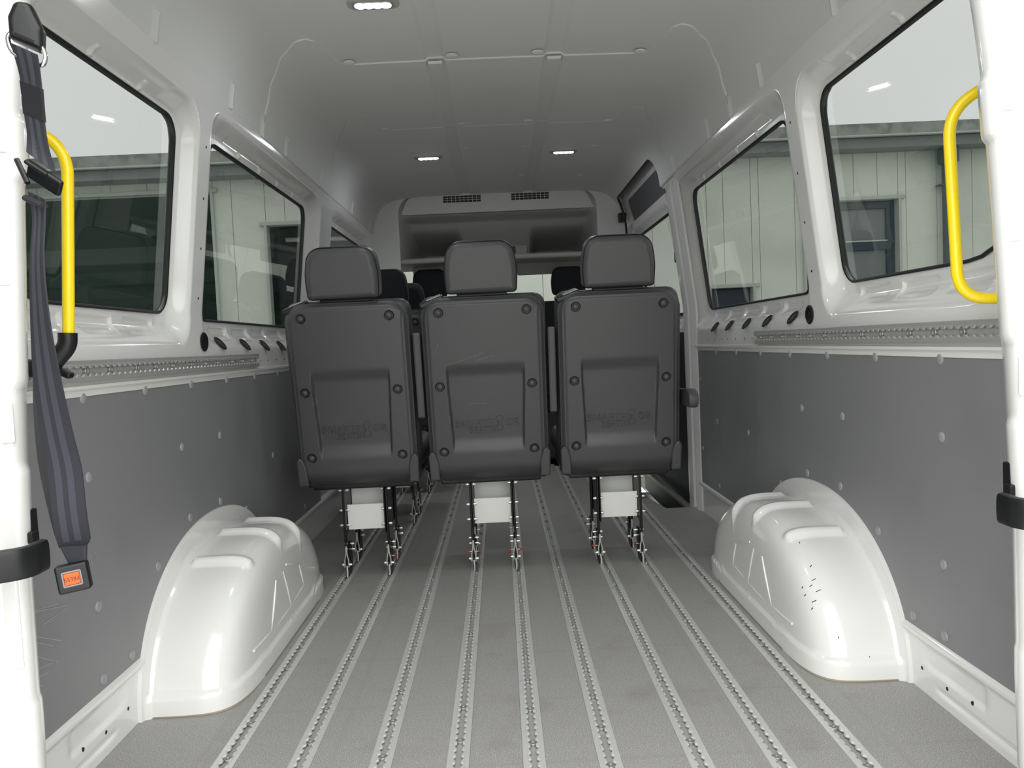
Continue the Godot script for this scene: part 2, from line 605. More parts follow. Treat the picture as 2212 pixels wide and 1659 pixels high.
# headliner cross-section, by arc length from the middle
var HL := PackedVector2Array()
var HS := PackedFloat32Array()

func head_setup() -> void:
	var P := [Vector2(0.814, 1.552), Vector2(0.808, 1.60), Vector2(0.795, 1.66), Vector2(0.765, 1.72), Vector2(0.715, 1.765), Vector2(0.64, 1.79), Vector2(0.5, 1.80), Vector2(0, 1.803)]
	for it in 3:
		var Q := [P[0]]
		for i in P.size() - 1:
			Q.append(P[i] * 0.75 + P[i + 1] * 0.25)
			Q.append(P[i] * 0.25 + P[i + 1] * 0.75)
		Q.append(P[-1])
		P = Q
	P.reverse()
	var s := 0.0
	for i in P.size():
		if i: s += (P[i] - P[i - 1]).length()
		HL.append(P[i]); HS.append(s)

func head_at(s: float) -> Array:     # [point, inward normal] in x, y
	var a := absf(s)
	var i := 1
	while i < HS.size() - 1 and HS[i] < a: i += 1
	var t := clampf((a - HS[i - 1]) / (HS[i] - HS[i - 1]), 0, 1.5)
	var p := HL[i - 1].lerp(HL[i], t)
	var d := (HL[i] - HL[i - 1]).normalized()
	var nn := Vector2(d.y, -d.x)
	if nn.y > 0 : nn = -nn
	if absf(nn.y) < 0.3 and nn.x > 0: nn = -nn
	if s < 0:
		p.x = -p.x; nn.x = -nn.x
	return [p, nn]

func curve_of(tab: Array, a: float) -> float:
	for i in range(1, tab.size()):
		if a <= tab[i][0]:
			return lerpf(tab[i - 1][1], tab[i][1], smoothstep(0, 1, (a - tab[i - 1][0]) / (tab[i][0] - tab[i - 1][0])) * 0.5 + 0.5 * (a - tab[i - 1][0]) / (tab[i][0] - tab[i - 1][0]))
	return tab[-1][1]

func seam1(s: float) -> float:
	return curve_of([[0, -2.77], [0.500, -2.768], [0.525, -2.745], [0.545, -2.65], [0.562, -2.545], [0.585, -2.518], [0.615, -2.525], [0.68, -2.60], [0.75, -2.70], [0.83, -2.775], [0.96, -2.79]], absf(s))

func seam2(s: float) -> float:
	return curve_of([[0, -3.60], [0.505, -3.598], [0.53, -3.565], [0.548, -3.47], [0.565, -3.385], [0.59, -3.365], [0.62, -3.385], [0.684, -3.545], [0.75, -3.69], [0.835, -3.82], [0.96, -3.835]], absf(s))

func head_relief(s: float, z: float) -> float:    # + towards the cabin
	var a := absf(s)
	var o := 0.0
	o -= 0.010 * smoothstep(0.166, 0.178, a) * (1.0 - smoothstep(0.226, 0.240, a))
	# short pressed ribs above the lower edge
	if a > 0.855 and a < 0.955:
		for k in [-1.93, -2.46, -2.775, -3.06, -3.66, -4.42, -5.0]:
			var q := seg_dist(Vector2(a, z), Vector2(0.876, k), Vector2(0.94, k))
			o += 0.007 * (1.0 - smoothstep(0.004, 0.011, q))
	# lower edge rolls back to the wall
	o -= 0.014 * smoothstep(0.940, 0.9578, a)
	return o

var DOORCUT := [Vector2(-5.14, 0.782), Vector2(-4.0, 1.02)]

func head_panel(za: Callable, zb: Callable, lift: float, nz: int, lip: float) -> MB:
	var ss := []
	for q in steps([0.0, [0.16, 0.04], [0.245, 0.004], [0.48, 0.05], [0.70, 0.008], [0.86, 0.012], [0.9578, 0.004]]): ss.append(q)
	var all := []
	for i in range(ss.size() - 1, 0, -1): all.append(-ss[i])
	all.append_array(ss)
	var ts := [0.0, 0.0018, 0.0036, 0.006, 0.012]
	for i in range(1, nz): ts.append(lerpf(0.012, 0.988, float(i) / nz))
	ts.append_array([0.988, 0.994, 0.9964, 0.9982, 1.0])
	var b := MB.new()
	b.grid(all, ts, func(s, t):
		var z := lerpf(za.call(s), zb.call(s), t)
		var h := head_at(s)
		var o := lift + head_relief(s, z)
		if lip > 0: o -= lip * pow(1.0 - smoothstep(0.0, 0.0055, minf(t, 1.0 - t)), 1.5)
		var p: Vector2 = h[0] + h[1] * o
		return Vector3(p.x, p.y, z), func(s, t):
		if s < 0.6: return 1.0
		var z := lerpf(za.call(s), zb.call(s), t)
		return sd_rect(Vector2(z, s), DOORCUT[0], DOORCUT[1], [0.06, 0.06, 0.06, 0.06]))
	return b

func make_ceiling() -> void:
	var c := base("ceiling", "grey moulded headliner with pressed seams over the whole cabin", "ceiling")
	c.set_meta("kind", "structure")
	put("headliner_panel", head_panel(func(s): return seam1(s) - 0.06, func(_s): return -1.12, 0.0, 130, 0.0), M.headliner, c)
	put("headliner_panel", head_panel(func(s): return seam2(s) + 0.003, func(s): return seam1(s), 0.0045, 90, 0.0043), M.headliner, c)
	put("headliner_panel", head_panel(func(_s): return -5.26, func(s): return seam2(s) - 0.003, 0.003, 120, 0.003), M.headliner, c)
	# clips
	for q in [[-0.492, -2.742], [-0.145, -2.725], [0.146, -2.725], [0.495, -2.745], [-0.487, -3.575], [-0.147, -3.557], [0.145, -3.55], [0.50, -3.58],
			[-0.505, -4.03], [-0.146, -4.0], [0.142, -4.01], [0.493, -4.04], [-0.508, -4.71], [-0.148, -4.685], [0.142, -4.69], [0.494, -4.735]]:
		var h := head_at(q[0])
		var p: Vector2 = h[0] + h[1] * (0.0045 if q[1] > -2.77 else (0.002 if q[1] > -3.6 else -0.0005))
		var b := MB.new()
		b.lathe([Vector2(0.021, 0.0), Vector2(0.020, 0.003), Vector2(0.013, 0.0065), Vector2(0.0, 0.008)], Vector3(p.x, p.y, q[1]), Vector3(h[1].x, h[1].y, 0), 18)
		put("clip", b, M.headliner, c)
	for q in [[-0.205, -2.795], [0.205, -2.792]]:
		var b := MB.new()
		b.rbox(Vector3(q[0], 1.797, q[1]), Vector3(0.05, 0.012, 0.03), 0.004, 2)
		put("clip", b, M.headliner, c)
	# outer roof
	var rf := MB.new()
	var rp := [Vector2(-0.90, 1.55), Vector2(-0.875, 1.70), Vector2(-0.80, 1.83), Vector2(-0.66, 1.90), Vector2(0, 1.93), Vector2(0.66, 1.90), Vector2(0.80, 1.83), Vector2(0.875, 1.70), Vector2(0.90, 1.55)]
	rf.grid(range(9), [-1.05, -5.3, -5.8], func(i, z): return Vector3(rp[i].x, (rp[i].y if z > -5.5 else lerpf(rp[i].y, 1.52, 0.9)), z))
	put("roof_skin", rf, M.body_white, c)
	var hd := MB.new()
	hd.rbox(Vector3(0, 1.75, -1.12), Vector3(1.78, 0.34, 0.12), 0.02, 2)
	put("rear_header", hd, M.white_paint, c)

func make_lamp(at: Vector3, label: String) -> void:
	var o := base("ceiling_light", label, "light", "ceiling lights", at)
	var b := MB.new()
	var out := rect(-0.074, -0.034, 0.074, 0.034, 0.026, 5)
	var f := Transform3D(Basis(Vector3(1, 0, 0), Vector3(0, 0, 1), Vector3(0, -1, 0)), Vector3(0, 0.004, 0))
	b.slab(out, f, 0.009, 0.004)
	put("housing", b, M.front_trim, o)
	b = MB.new()
	b.slab(rect(-0.058, -0.024, 0.058, 0.024, 0.018, 5), Transform3D(f.basis, Vector3(0, -0.003, 0)), 0.004, 0.0)
	put("bezel", b, M.alu_dull, o)
	b = MB.new()
	for k in 4:
		b.lathe([Vector2(0.017, 0), Vector2(0.016, 0.003), Vector2(0.010, 0.006), Vector2(0, 0.007)], Vector3(-0.036 + 0.024 * k, -0.006, 0), Vector3(0, -1, 0), 14)
	put("lamp_lens", b, M.lamp_lens, o)
	var l := AreaLight3D.new()
	l.name = "lamp_glow"
	l.area_size = Vector2(0.10, 0.03)
	l.light_energy = 0.05
	l.light_color = Color(0.95, 0.97, 1.0)
	l.shadow_enabled = true
	l.area_range = 8.0
	l.area_attenuation = 2.0
	o.add_child(l)
	l.position = Vector3(0, -0.02, 0)
	l.rotation_degrees.x = -90

# ---------------------------------------------------------------- rails
var rail_meshes := {}

func rail_mesh(n: int, half: float, top := 0.0) -> Array:     # [plate, channel]; runs along -z from 0, up is +y
	var key := "%d_%f" % [n, half]
	if rail_meshes.has(key): return rail_meshes[key]
	var b := MB.new()
	var ch := MB.new()
	var pitch := 0.0254
	var per := 12
	var pts := []
	for i in n * per + 1:
		var u := float(i % per) / per
		var zz := -pitch * i / per
		var dz := (u - 0.5) * pitch
		var w := 0.0056
		if absf(dz) < 0.0098: w = maxf(w, sqrt(0.0098 * 0.0098 - dz * dz))
		pts.append(Vector2(w, zz))
	for s in [-1.0, 1.0]:
		for i in pts.size() - 1:
			var rows := []
			for p in [pts[i], pts[i + 1]]:
				rows.append([Vector3(s * half, top - 0.012, p.y), Vector3(s * half, top + 0.0004, p.y), Vector3(s * (half - 0.001), top + 0.0012, p.y), Vector3(s * 0.0135, top + 0.0012, p.y), Vector3(s * 0.0125, top + 0.0022, p.y), Vector3(s * (p.x + 0.0022), top + 0.0022, p.y), Vector3(s * p.x, top - 0.0004, p.y), Vector3(s * p.x, top - 0.0022, p.y), Vector3(s * 0.0105, top - 0.0022, p.y)])
			for k in 8:
				if s > 0: b.quad(rows[0][k], rows[1][k], rows[1][k + 1], rows[0][k + 1])
				else: b.quad(rows[0][k], rows[0][k + 1], rows[1][k + 1], rows[1][k])
	var L := -pitch * n
	ch.quad(Vector3(-half, top - 0.0068, 0), Vector3(half, top - 0.0068, 0), Vector3(half, top - 0.0068, L), Vector3(-half, top - 0.0068, L))
	for e in [0.0, L]:
		ch.quad(Vector3(-half, top - 0.0068, e), Vector3(half, top - 0.0068, e), Vector3(half, top - 0.002, e), Vector3(-half, top - 0.002, e))
	rail_meshes[key] = [b.mesh(30), ch.mesh(30)]
	return rail_meshes[key]

func screw_mesh() -> ArrayMesh:
	var b := MB.new()
	b.lathe([Vector2(0.0090, -0.006), Vector2(0.0090, -0.0016), Vector2(0.0080, -0.0004), Vector2(0.0052, -0.0004), Vector2(0.0045, -0.0032), Vector2(0, -0.0032)], Vector3.ZERO, Vector3.UP, 16)
	return b.mesh()

# ---------------------------------------------------------------- wheel arch
func make_arch(s: float, label: String) -> void:
	var o := base("wheel_arch", label, "wheel arch", "wheel arches", Vector3(s * 0.885, 0, -2.30))
	# local: x = 0 at the wall, +d into the cabin is -s
	var A := 0.500
	var B := 0.318
	var D := 0.212
	var pw := 7.0
	var b := MB.new()
	var rib := func(c: Vector3) -> float:      # c: (depth, y, dz)
		var h := 0.0
		# three raised beads running across the top
		for k in [[0.235, 0.045, 0.165], [0.04, 0.05, 0.185], [-0.15, 0.06, 0.19]]:
			var q := seg_dist(Vector2(c.x, c.z), Vector2(k[1], k[0]), Vector2(k[2], k[0] - 0.005))
			if c.y > 0.15: h = maxf(h, 0.013 * (1.0 - smoothstep(0.006, 0.022, q)))
		# rounded weld skirt round the foot
		h += 0.009 * (1.0 - smoothstep(0.044, 0.052, c.y))
		# shallow bead beside the wall flange
		h += 0.006 * (1.0 - smoothstep(0.012, 0.026, absf(c.x - 0.0)))
		return h
	var ths := lin(0.0, PI, 150)
	var qs := steps([0.0, [0.2, 0.02], [0.7, 0.03], [0.9, 0.02], [0.97, 0.01], [0.999, 0.004]])
	var inner := lin(0.95, 0.0, 22)
	var surf := func(th: float, q: float) -> Vector3:
		var k := pow(maxf(0.0, 1.0 - pow(q, pw)), 1.0 / pw)
		var ct := cos(th)
		var st := sin(th)
		var r := pow(pow(absf(ct), 2.15) + pow(absf(st), 2.15), -1.0 / 2.15)
		return Vector3(q * D, B * r * st * k, A * r * ct * k)
	var shape := func(th: float, j: int) -> Vector3:
		var p: Vector3
		var nrm: Vector3
		if j < qs.size():
			p = surf.call(th, qs[j])
			var e := 0.004
			var q2 := minf(qs[j] + 0.004, 0.9995)
			var q1 := maxf(qs[j] - 0.004, 0.0)
			var t2 := minf(th + e, PI)
			var t1 := maxf(th - e, 0.0)
			var du: Vector3 = surf.call(t2, qs[j]) - surf.call(t1, qs[j])
			var dv: Vector3 = surf.call(th, q2) - surf.call(th, q1)
			nrm = du.cross(dv).normalized()
			if nrm.dot(Vector3(0.05, p.y, p.z * 0.6)) < 0: nrm = -nrm
		else:
			var p0: Vector3 = surf.call(th, 0.999)
			var f: float = inner[j - qs.size()] / 1.0
			p = Vector3(D, p0.y * f, p0.z * f)
			nrm = Vector3(1, 0, 0)
		p += nrm * rib.call(p)
		p.y = maxf(p.y, 0.0)
		return Vector3(-s * p.x, p.y, p.z)
	b.grid(ths, range(qs.size() + inner.size()), shape)
	put("cover", b, M.white_paint, o, Vector3.ZERO, 45)
	# pressed ridges that frame the triangles of the inner face
	for e in [[0.345, 0.085, 0.20, 0.082], [0.20, 0.082, 0.128, 0.198], [0.150, 0.078, -0.004, 0.083], [-0.004, 0.083, 0.056, 0.200], [-0.04, 0.088, -0.155, 0.098], [-0.155, 0.098, -0.115, 0.175], [-0.115, 0.175, 0.02, 0.212]]:
		var rb := MB.new()
		var n0 := 8
		var pp := []
		for i in n0 + 1:
			var tt := float(i) / n0
			pp.append(Vector3(-s * (D - 0.0005 - 0.002 * (1.0 - sin(PI * tt))), lerpf(e[1], e[3], tt), lerpf(e[0], e[2], tt)))
		rb.tube(pp, 0.0033, 8, true)
		put("pressed_ridge", rb, M.white_paint, o)
	# knocks that went through the paint
	if s > 0:
		for q in [[0.55, 0.86, 0.010], [0.62, 0.80, 0.014], [0.60, 0.90, 0.003], [0.66, 0.90, 0.003], [0.70, 0.80, 0.012], [0.66, 0.84, 0.008], [0.80, 0.76, 0.006], [0.50, 0.88, 0.004], [1.0, 0.74, 0.002], [0.30, 0.70, 0.002], [0.16, 0.40, 0.002]]:
			var mk := MB.new()
			var c0: Vector3 = surf.call(q[0], q[1])
			var c1: Vector3 = surf.call(q[0] + 0.012, q[1] - q[2] * 4.0)
			mk.tube([Vector3(-s * (c0.x + 0.0004), c0.y, c0.z), Vector3(-s * (c1.x + 0.0004), c1.y, c1.z)], 0.0011, 5)
			put("paint_chip", mk, M.black_rubber, o)
	# flange welded to the wall
	var f := MB.new()
	f.grid(lin(0.0, PI, 70), range(5), func(th, j):
		var ct := cos(th)
		var st := sin(th)
		var r := pow(pow(absf(ct), 2.15) + pow(absf(st), 2.15), -1.0 / 2.15)
		var k: float = [0.99, 1.03, 1.135, 1.142, 1.144][j]
		var d: float = [0.022, 0.009, 0.007, 0.004, -0.004][j]
		return Vector3(-s * d, maxf(B * r * st * k + (0.0 if j < 2 else 0.012 * st), 0.0), A * r * ct * (k if j < 2 else minf(k, 1.05))))
	put("flange", f, M.white_paint, o)
	# bead of old sealant along the floor
	var g := MB.new()
	var pts := []
	for th0 in qs:
		var p: Vector3 = surf.call(0.0, th0)
		pts.append(Vector3(-s * (p.x + 0.006), 0.0015, p.z + 0.007))
	pts.append(Vector3(-s * (D + 0.009), 0.0015, 0.30))
	pts.append(Vector3(-s * (D + 0.009), 0.0015, -0.30))
	g.tube(pts, 0.0032, 6)
	put("sealant_bead", g, M.sealant, o)

# ---------------------------------------------------------------- seats
var seat_cache := {}

func back_z(y: float) -> float: return 0.09 + (y - 0.35) * 0.1763

func seat_parts() -> void:
	# shell seen from behind
	var half := 0.2085
	var sd := func(x: float, y: float) -> float:
		return sd_rect(Vector2(x, y), Vector2(-half, 0.335), Vector2(half, 0.984), [0.045, 0.045, 0.066, 0.066])
	var relief := func(x: float, y: float) -> float:
		var d: float = -sd.call(x, y)
		var o := -0.018 * pow(1.0 - smoothstep(0.0, 0.024, d), 1.6)
		o -= 0.0025 * (1.0 - smoothstep(0.002, 0.005, absf(d - 0.019)))
		o += 0.008 * (1.0 - pow(x / half, 2.0))
		# pressed field
		var hw := lerpf(0.122, 0.131, smoothstep(0.46, 0.75, y))
		var fx := 1.0 - smoothstep(hw - 0.004, hw + 0.005, absf(x))
		var fy := smoothstep(0.445, 0.50, y) * (1.0 - smoothstep(0.715, 0.762, y))
		o -= 0.014 * fx * fy
		# lower lip rolls under
		o -= 0.05 * pow(1.0 - smoothstep(0.335, 0.415, y), 2.2)
		return o
	var xs := []
	for q in steps([0.0, [0.11, 0.018], [0.14, 0.0028], [0.18, 0.01], [half, 0.0035]]): xs.append(q)
	var all := []
	for i in range(xs.size() - 1, 0, -1): all.append(-xs[i])
	all.append_array(xs)
	var ys := steps([0.335, [0.36, 0.004], [0.50, 0.009], [0.71, 0.018], [0.77, 0.006], [0.945, 0.018], [0.984, 0.0035]])
	var b := MB.new()
	b.grid(all, ys, func(x, y): return Vector3(x, y, back_z(y) + relief.call(x, y)), func(x, y): return -sd.call(x, y) + 0.0005)
	var ol := rpoly([Vector2(-half, 0.335), Vector2(half, 0.335), Vector2(half, 0.984), Vector2(-half, 0.984)], [0.045, 0.045, 0.066, 0.066], 8)
	for i in ol.size():
		var p := ol[i]
		var q := ol[(i + 1) % ol.size()]
		var zp: float = back_z(p.y) + relief.call(p.x, p.y)
		var zq: float = back_z(q.y) + relief.call(q.x, q.y)
		b.quad(Vector3(p.x, p.y, zp), Vector3(p.x, p.y, back_z(p.y) - 0.075), Vector3(q.x, q.y, back_z(q.y) - 0.075), Vector3(q.x, q.y, zq))
	seat_cache.shell = b.mesh(42)
	seat_cache.relief = relief
	var tilt := Basis(Vector3(1, 0, 0), atan(0.1763))
	# bolt
	b = MB.new()
	b.lathe([Vector2(0.0112, 0.0004), Vector2(0.0106, 0.003), Vector2(0.0084, 0.0062), Vector2(0.0045, 0.0078), Vector2(0, 0.0082)], Vector3.ZERO, tilt * Vector3(0, 0, 1), 18)
	seat_cache.bolt = b.mesh(35)
	b = MB.new()
	b.lathe([Vector2(0.0172, 0.0), Vector2(0.0165, 0.0022), Vector2(0.0152, 0.0018), Vector2(0.0140, 0.0007), Vector2(0.0106, 0.0007)], Vector3.ZERO, tilt * Vector3(0, 0, 1), 18)
	seat_cache.bolt_rim = b.mesh(35)
	# backrest pad, a little wider than the shell
	b = MB.new()
	b.rbox(Vector3(0, 0.690, back_z(0.690) - 0.080), Vector3(0.430, 0.618, 0.085), 0.04, 4, tilt)
	b.rbox(Vector3(-0.185, 0.64, back_z(0.64) - 0.125), Vector3(0.065, 0.46, 0.06), 0.028, 3, tilt)
	b.rbox(Vector3(0.185, 0.64, back_z(0.64) - 0.125), Vector3(0.065, 0.46, 0.06), 0.028, 3, tilt)
	seat_cache.pad = b.mesh()
	# seat cushion
	b = MB.new()
	b.rbox(Vector3(0, 0.425, -0.235), Vector3(0.43, 0.11, 0.46), 0.045, 4)
	seat_cache.cushion = b.mesh()
	b = MB.new()
	b.rbox(Vector3(0, 0.352, -0.20), Vector3(0.40, 0.035, 0.44), 0.008, 1)
	b.rbox(Vector3(0, 0.34, 0.0), Vector3(0.36, 0.03, 0.05), 0.006, 1)
	seat_cache.pan = b.mesh()
	# headrest: outline with a soft edge
	b = MB.new()
	var ho := rpoly([Vector2(-0.119, 0), Vector2(0.119, 0), Vector2(0.1235, 0.075), Vector2(0.108, 0.172), Vector2(-0.108, 0.172), Vector2(-0.1235, 0.075)], [0.014, 0.014, 0.25, 0.052, 0.052, 0.25], 8)
	b.slab(ho, Transform3D(tilt, Vector3(0, 1.009, back_z(1.009) - 0.092)), 0.095, 0.022, 5)
	var bulge := Transform3D(tilt, Vector3(0, 1.009, back_z(1.009) - 0.092))
	# the back face is slightly domed
	for i in b.v.size():
		var q: Vector3 = bulge.affine_inverse() * b.v[i]
		if q.z > 0.04:
			var e := clampf(1.0 - pow(q.x / 0.125, 2.0), 0, 1) * clampf(1.0 - pow((q.y - 0.085) / 0.088, 2.0), 0, 1)
			q.z += 0.010 * e
			b.v[i] = bulge * q
	seat_cache.headrest = b.mesh(60)
	b = MB.new()
	var hp := []
	for i in ho.size() + 1:
		var p := ho[i % ho.size()]
		hp.append(bulge * Vector3(p.x * 0.985, 0.086 + (p.y - 0.086) * 0.985, 0.083))
	b.tube(hp, 0.0023, 5, false)
	seat_cache.piping = b.mesh(60)
	b = MB.new()
	b.rbox(bulge * Vector3(0, -0.008, 0.045), Vector3(0.17, 0.014, 0.05), 0.005, 1, tilt)
	seat_cache.collar = b.mesh()
	b = MB.new()
	b.tube([bulge * Vector3(0, -0.05, 0.045), bulge * Vector3(0, 0.03, 0.045)], 0.006, 10)
	seat_cache.post = b.mesh()
	# hinge cover at the lower corner (right one)
	b = MB.new()
	b.slab(rpoly([Vector2(0.176, 0.352), Vector2(0.2105, 0.352), Vector2(0.2135, 0.44), Vector2(0.203, 0.458), Vector2(0.188, 0.447), Vector2(0.178, 0.415)], [0.006, 0.006, 0.008, 0.006, 0.010, 0.015], 4), Transform3D(Basis(), Vector3(0, 0, 0.0)), 0.112, 0.006, 3)
	for i in b.v.size():
		b.v[i].z += (b.v[i].y - 0.35) * 0.1763 - 0.012
	seat_cache.hinge = b.mesh()
	# folded arm rest
	b = MB.new()
	b.slab(rect(-0.0135, 0.575, 0.0135, 0.872, 0.006, 3), Transform3D(Basis(), Vector3(0, 0, 0)), 0.055, 0.006, 2)
	for i in b.v.size():
		b.v[i].z += back_z(b.v[i].y) - 0.075
	seat_cache.arm_up = b.mesh()
	b = MB.new()
	b.slab(rpoly([Vector2(-0.09, 0.575), Vector2(0.30, 0.580), Vector2(0.30, 0.622), Vector2(-0.055, 0.640), Vector2(-0.09, 0.625)], [0.025, 0.02, 0.02, 0.03, 0.03], 5), Transform3D(Basis(Vector3(0, 0, -1), Vector3(0, 1, 0), Vector3(1, 0, 0)), Vector3(-0.014, 0, 0.03)), 0.034, 0.007, 2)
	seat_cache.arm_down = b.mesh()
	# belt guide on the shoulder
	b = MB.new()
	b.rbox(Vector3(-0.172, 0.976, back_z(0.95) - 0.04), Vector3(0.085, 0.018, 0.06), 0.006, 2, Basis(Vector3(0, 0, 1), 0.34) * tilt)
	seat_cache.guide = b.mesh()
	b = MB.new()
	b.rbox(Vector3(-0.165, 0.989, back_z(0.95) - 0.04), Vector3(0.05, 0.003, 0.05), 0.001, 1, Basis(Vector3(0, 0, 1), 0.34) * tilt)
	seat_cache.guide_plate = b.mesh()
	# legs and cross plates
	b = MB.new()
	b.slab(PackedVector2Array([Vector2(-0.012, 0.045), Vector2(0.012, 0.045), Vector2(0.014, 0.32), Vector2(-0.014, 0.32)]), Transform3D(Basis(Vector3(0, 0, -1), Vector3(0, 1, 0), Vector3(1, 0, 0)), Vector3(-0.004, 0, 0)), 0.008, 0.002, 1)
	seat_cache.leg = b.mesh()
	b = MB.new()
	b.slab(PackedVector2Array([Vector2(-0.03, 0.16), Vector2(0.24, 0.16), Vector2(0.26, 0.33), Vector2(-0.03, 0.33)]), Transform3D(Basis(Vector3(0, 0, -1), Vector3(0, 1, 0), Vector3(1, 0, 0)), Vector3(-0.002, 0, 0)), 0.004, 0.001, 1)
	seat_cache.side_plate = b.mesh()
	b = MB.new()
	b.rbox(Vector3(0, 0.217, -0.004), Vector3(0.134, 0.094, 0.004), 0.0015, 1, Basis(Vector3(1, 0, 0), 0.10))
	seat_cache.plate = b.mesh()
	b = MB.new()
	b.rbox(Vector3(0, 0.252, -0.10), Vector3(0.136, 0.135, 0.004), 0.0015, 1)
	seat_cache.plate_front = b.mesh()
	# foot that clips into the floor rail
	b = MB.new()
	b.slab(PackedVector2Array([Vector2(-0.014, -0.006), Vector2(0.05, -0.006), Vector2(0.075, 0.03), Vector2(0.072, 0.115), Vector2(0.035, 0.118), Vector2(0.0, 0.05)]), Transform3D(Basis(Vector3(0, 0, -1), Vector3(0, 1, 0), Vector3(1, 0, 0)), Vector3(-0.005, 0, 0)), 0.010, 0.002, 1)
	seat_cache.foot = b.mesh()
	b = MB.new()
	for sx in [-1.0, 1.0]:
		b.tube([Vector3(sx * 0.0012, 0.112, 0.014), Vector3(sx * 0.0018, 0.085, 0.015), Vector3(sx * 0.0068, 0.062, 0.017), Vector3(sx * 0.0072, 0.036, 0.018)], 0.0024, 6)
	b.tube([Vector3(0.0, 0.040, 0.016), Vector3(0.002, 0.02, 0.020), Vector3(0.001, 0.001, 0.022)], 0.0034, 7)
	seat_cache.fork = b.mesh()
	b = MB.new()
	for sx in [-1.0, 1.0]:
		b.lathe([Vector2(0.0026, 0.004), Vector2(0.0026, 0.009), Vector2(0.0058, 0.009), Vector2(0.0058, 0.0135), Vector2(0.0044, 0.014), Vector2(0.0038, 0.018), Vector2(0, 0.0195)], Vector3.ZERO, Vector3(sx, 0, 0), 10)
	seat_cache.nut = b.mesh(30)
	b = MB.new()
	b.tube([Vector3(0, 0, 0), Vector3(0.016, 0, 0)], 0.0016, 6)
	seat_cache.pin = b.mesh()
	b = MB.new()
	b.lathe([Vector2(0.0026, 0.0), Vector2(0.0038, 0.002), Vector2(0.0040, 0.007), Vector2(0.0026, 0.0105), Vector2(0, 0.0112)], Vector3.ZERO, Vector3(1, 0, 0), 10)
	seat_cache.tip = b.mesh()
	# maker's mark
	for t in [["SMARTFL", 0.0235], ["OR", 0.0235], ["SEATIN", 0.0205]]:
		var tm := TextMesh.new()
		var f := SystemFont.new()
		f.font_names = PackedStringArray(["Droid Sans"])
		tm.font = f
		tm.text = t[0]
		tm.font_size = 32
		tm.pixel_size = t[1] / 23.0
		tm.depth = 0.008
		tm.horizontal_alignment = HORIZONTAL_ALIGNMENT_LEFT
		seat_cache["text_" + t[0]] = tm
	b = MB.new()
	var cy := 0.0
	for k in 2:
		for half_ring in [[-1.0, 0.25, 1.95], [1.0, -0.75, 0.95]]:
			pass
	# chain of open rings, like links of the floor rail
	for k in 3:
		var pp := []
		var a0: float = [-0.1, 0.35, 0.65][k] * PI
		var a1: float = [1.1, 2.65, 2.35][k] * PI
		if k == 1: continue
		for i in 13:
			var a := lerpf(a0, a1, i / 12.0)
			pp.append(Vector3(cos(a) * 0.0115, sin(a) * 0.0105 + [0.016, 0.0, -0.016][k], 0))
		b.tube(pp, 0.0022, 5)
	for sx in [-1.0, 1.0]:
		b.tube([Vector3(sx * 0.011, 0.011, 0), Vector3(sx * 0.0045, 0.006, 0), Vector3(sx * 0.0045, -0.006, 0), Vector3(sx * 0.011, -0.011, 0)], 0.0022, 5)
	seat_cache.links = b.mesh()

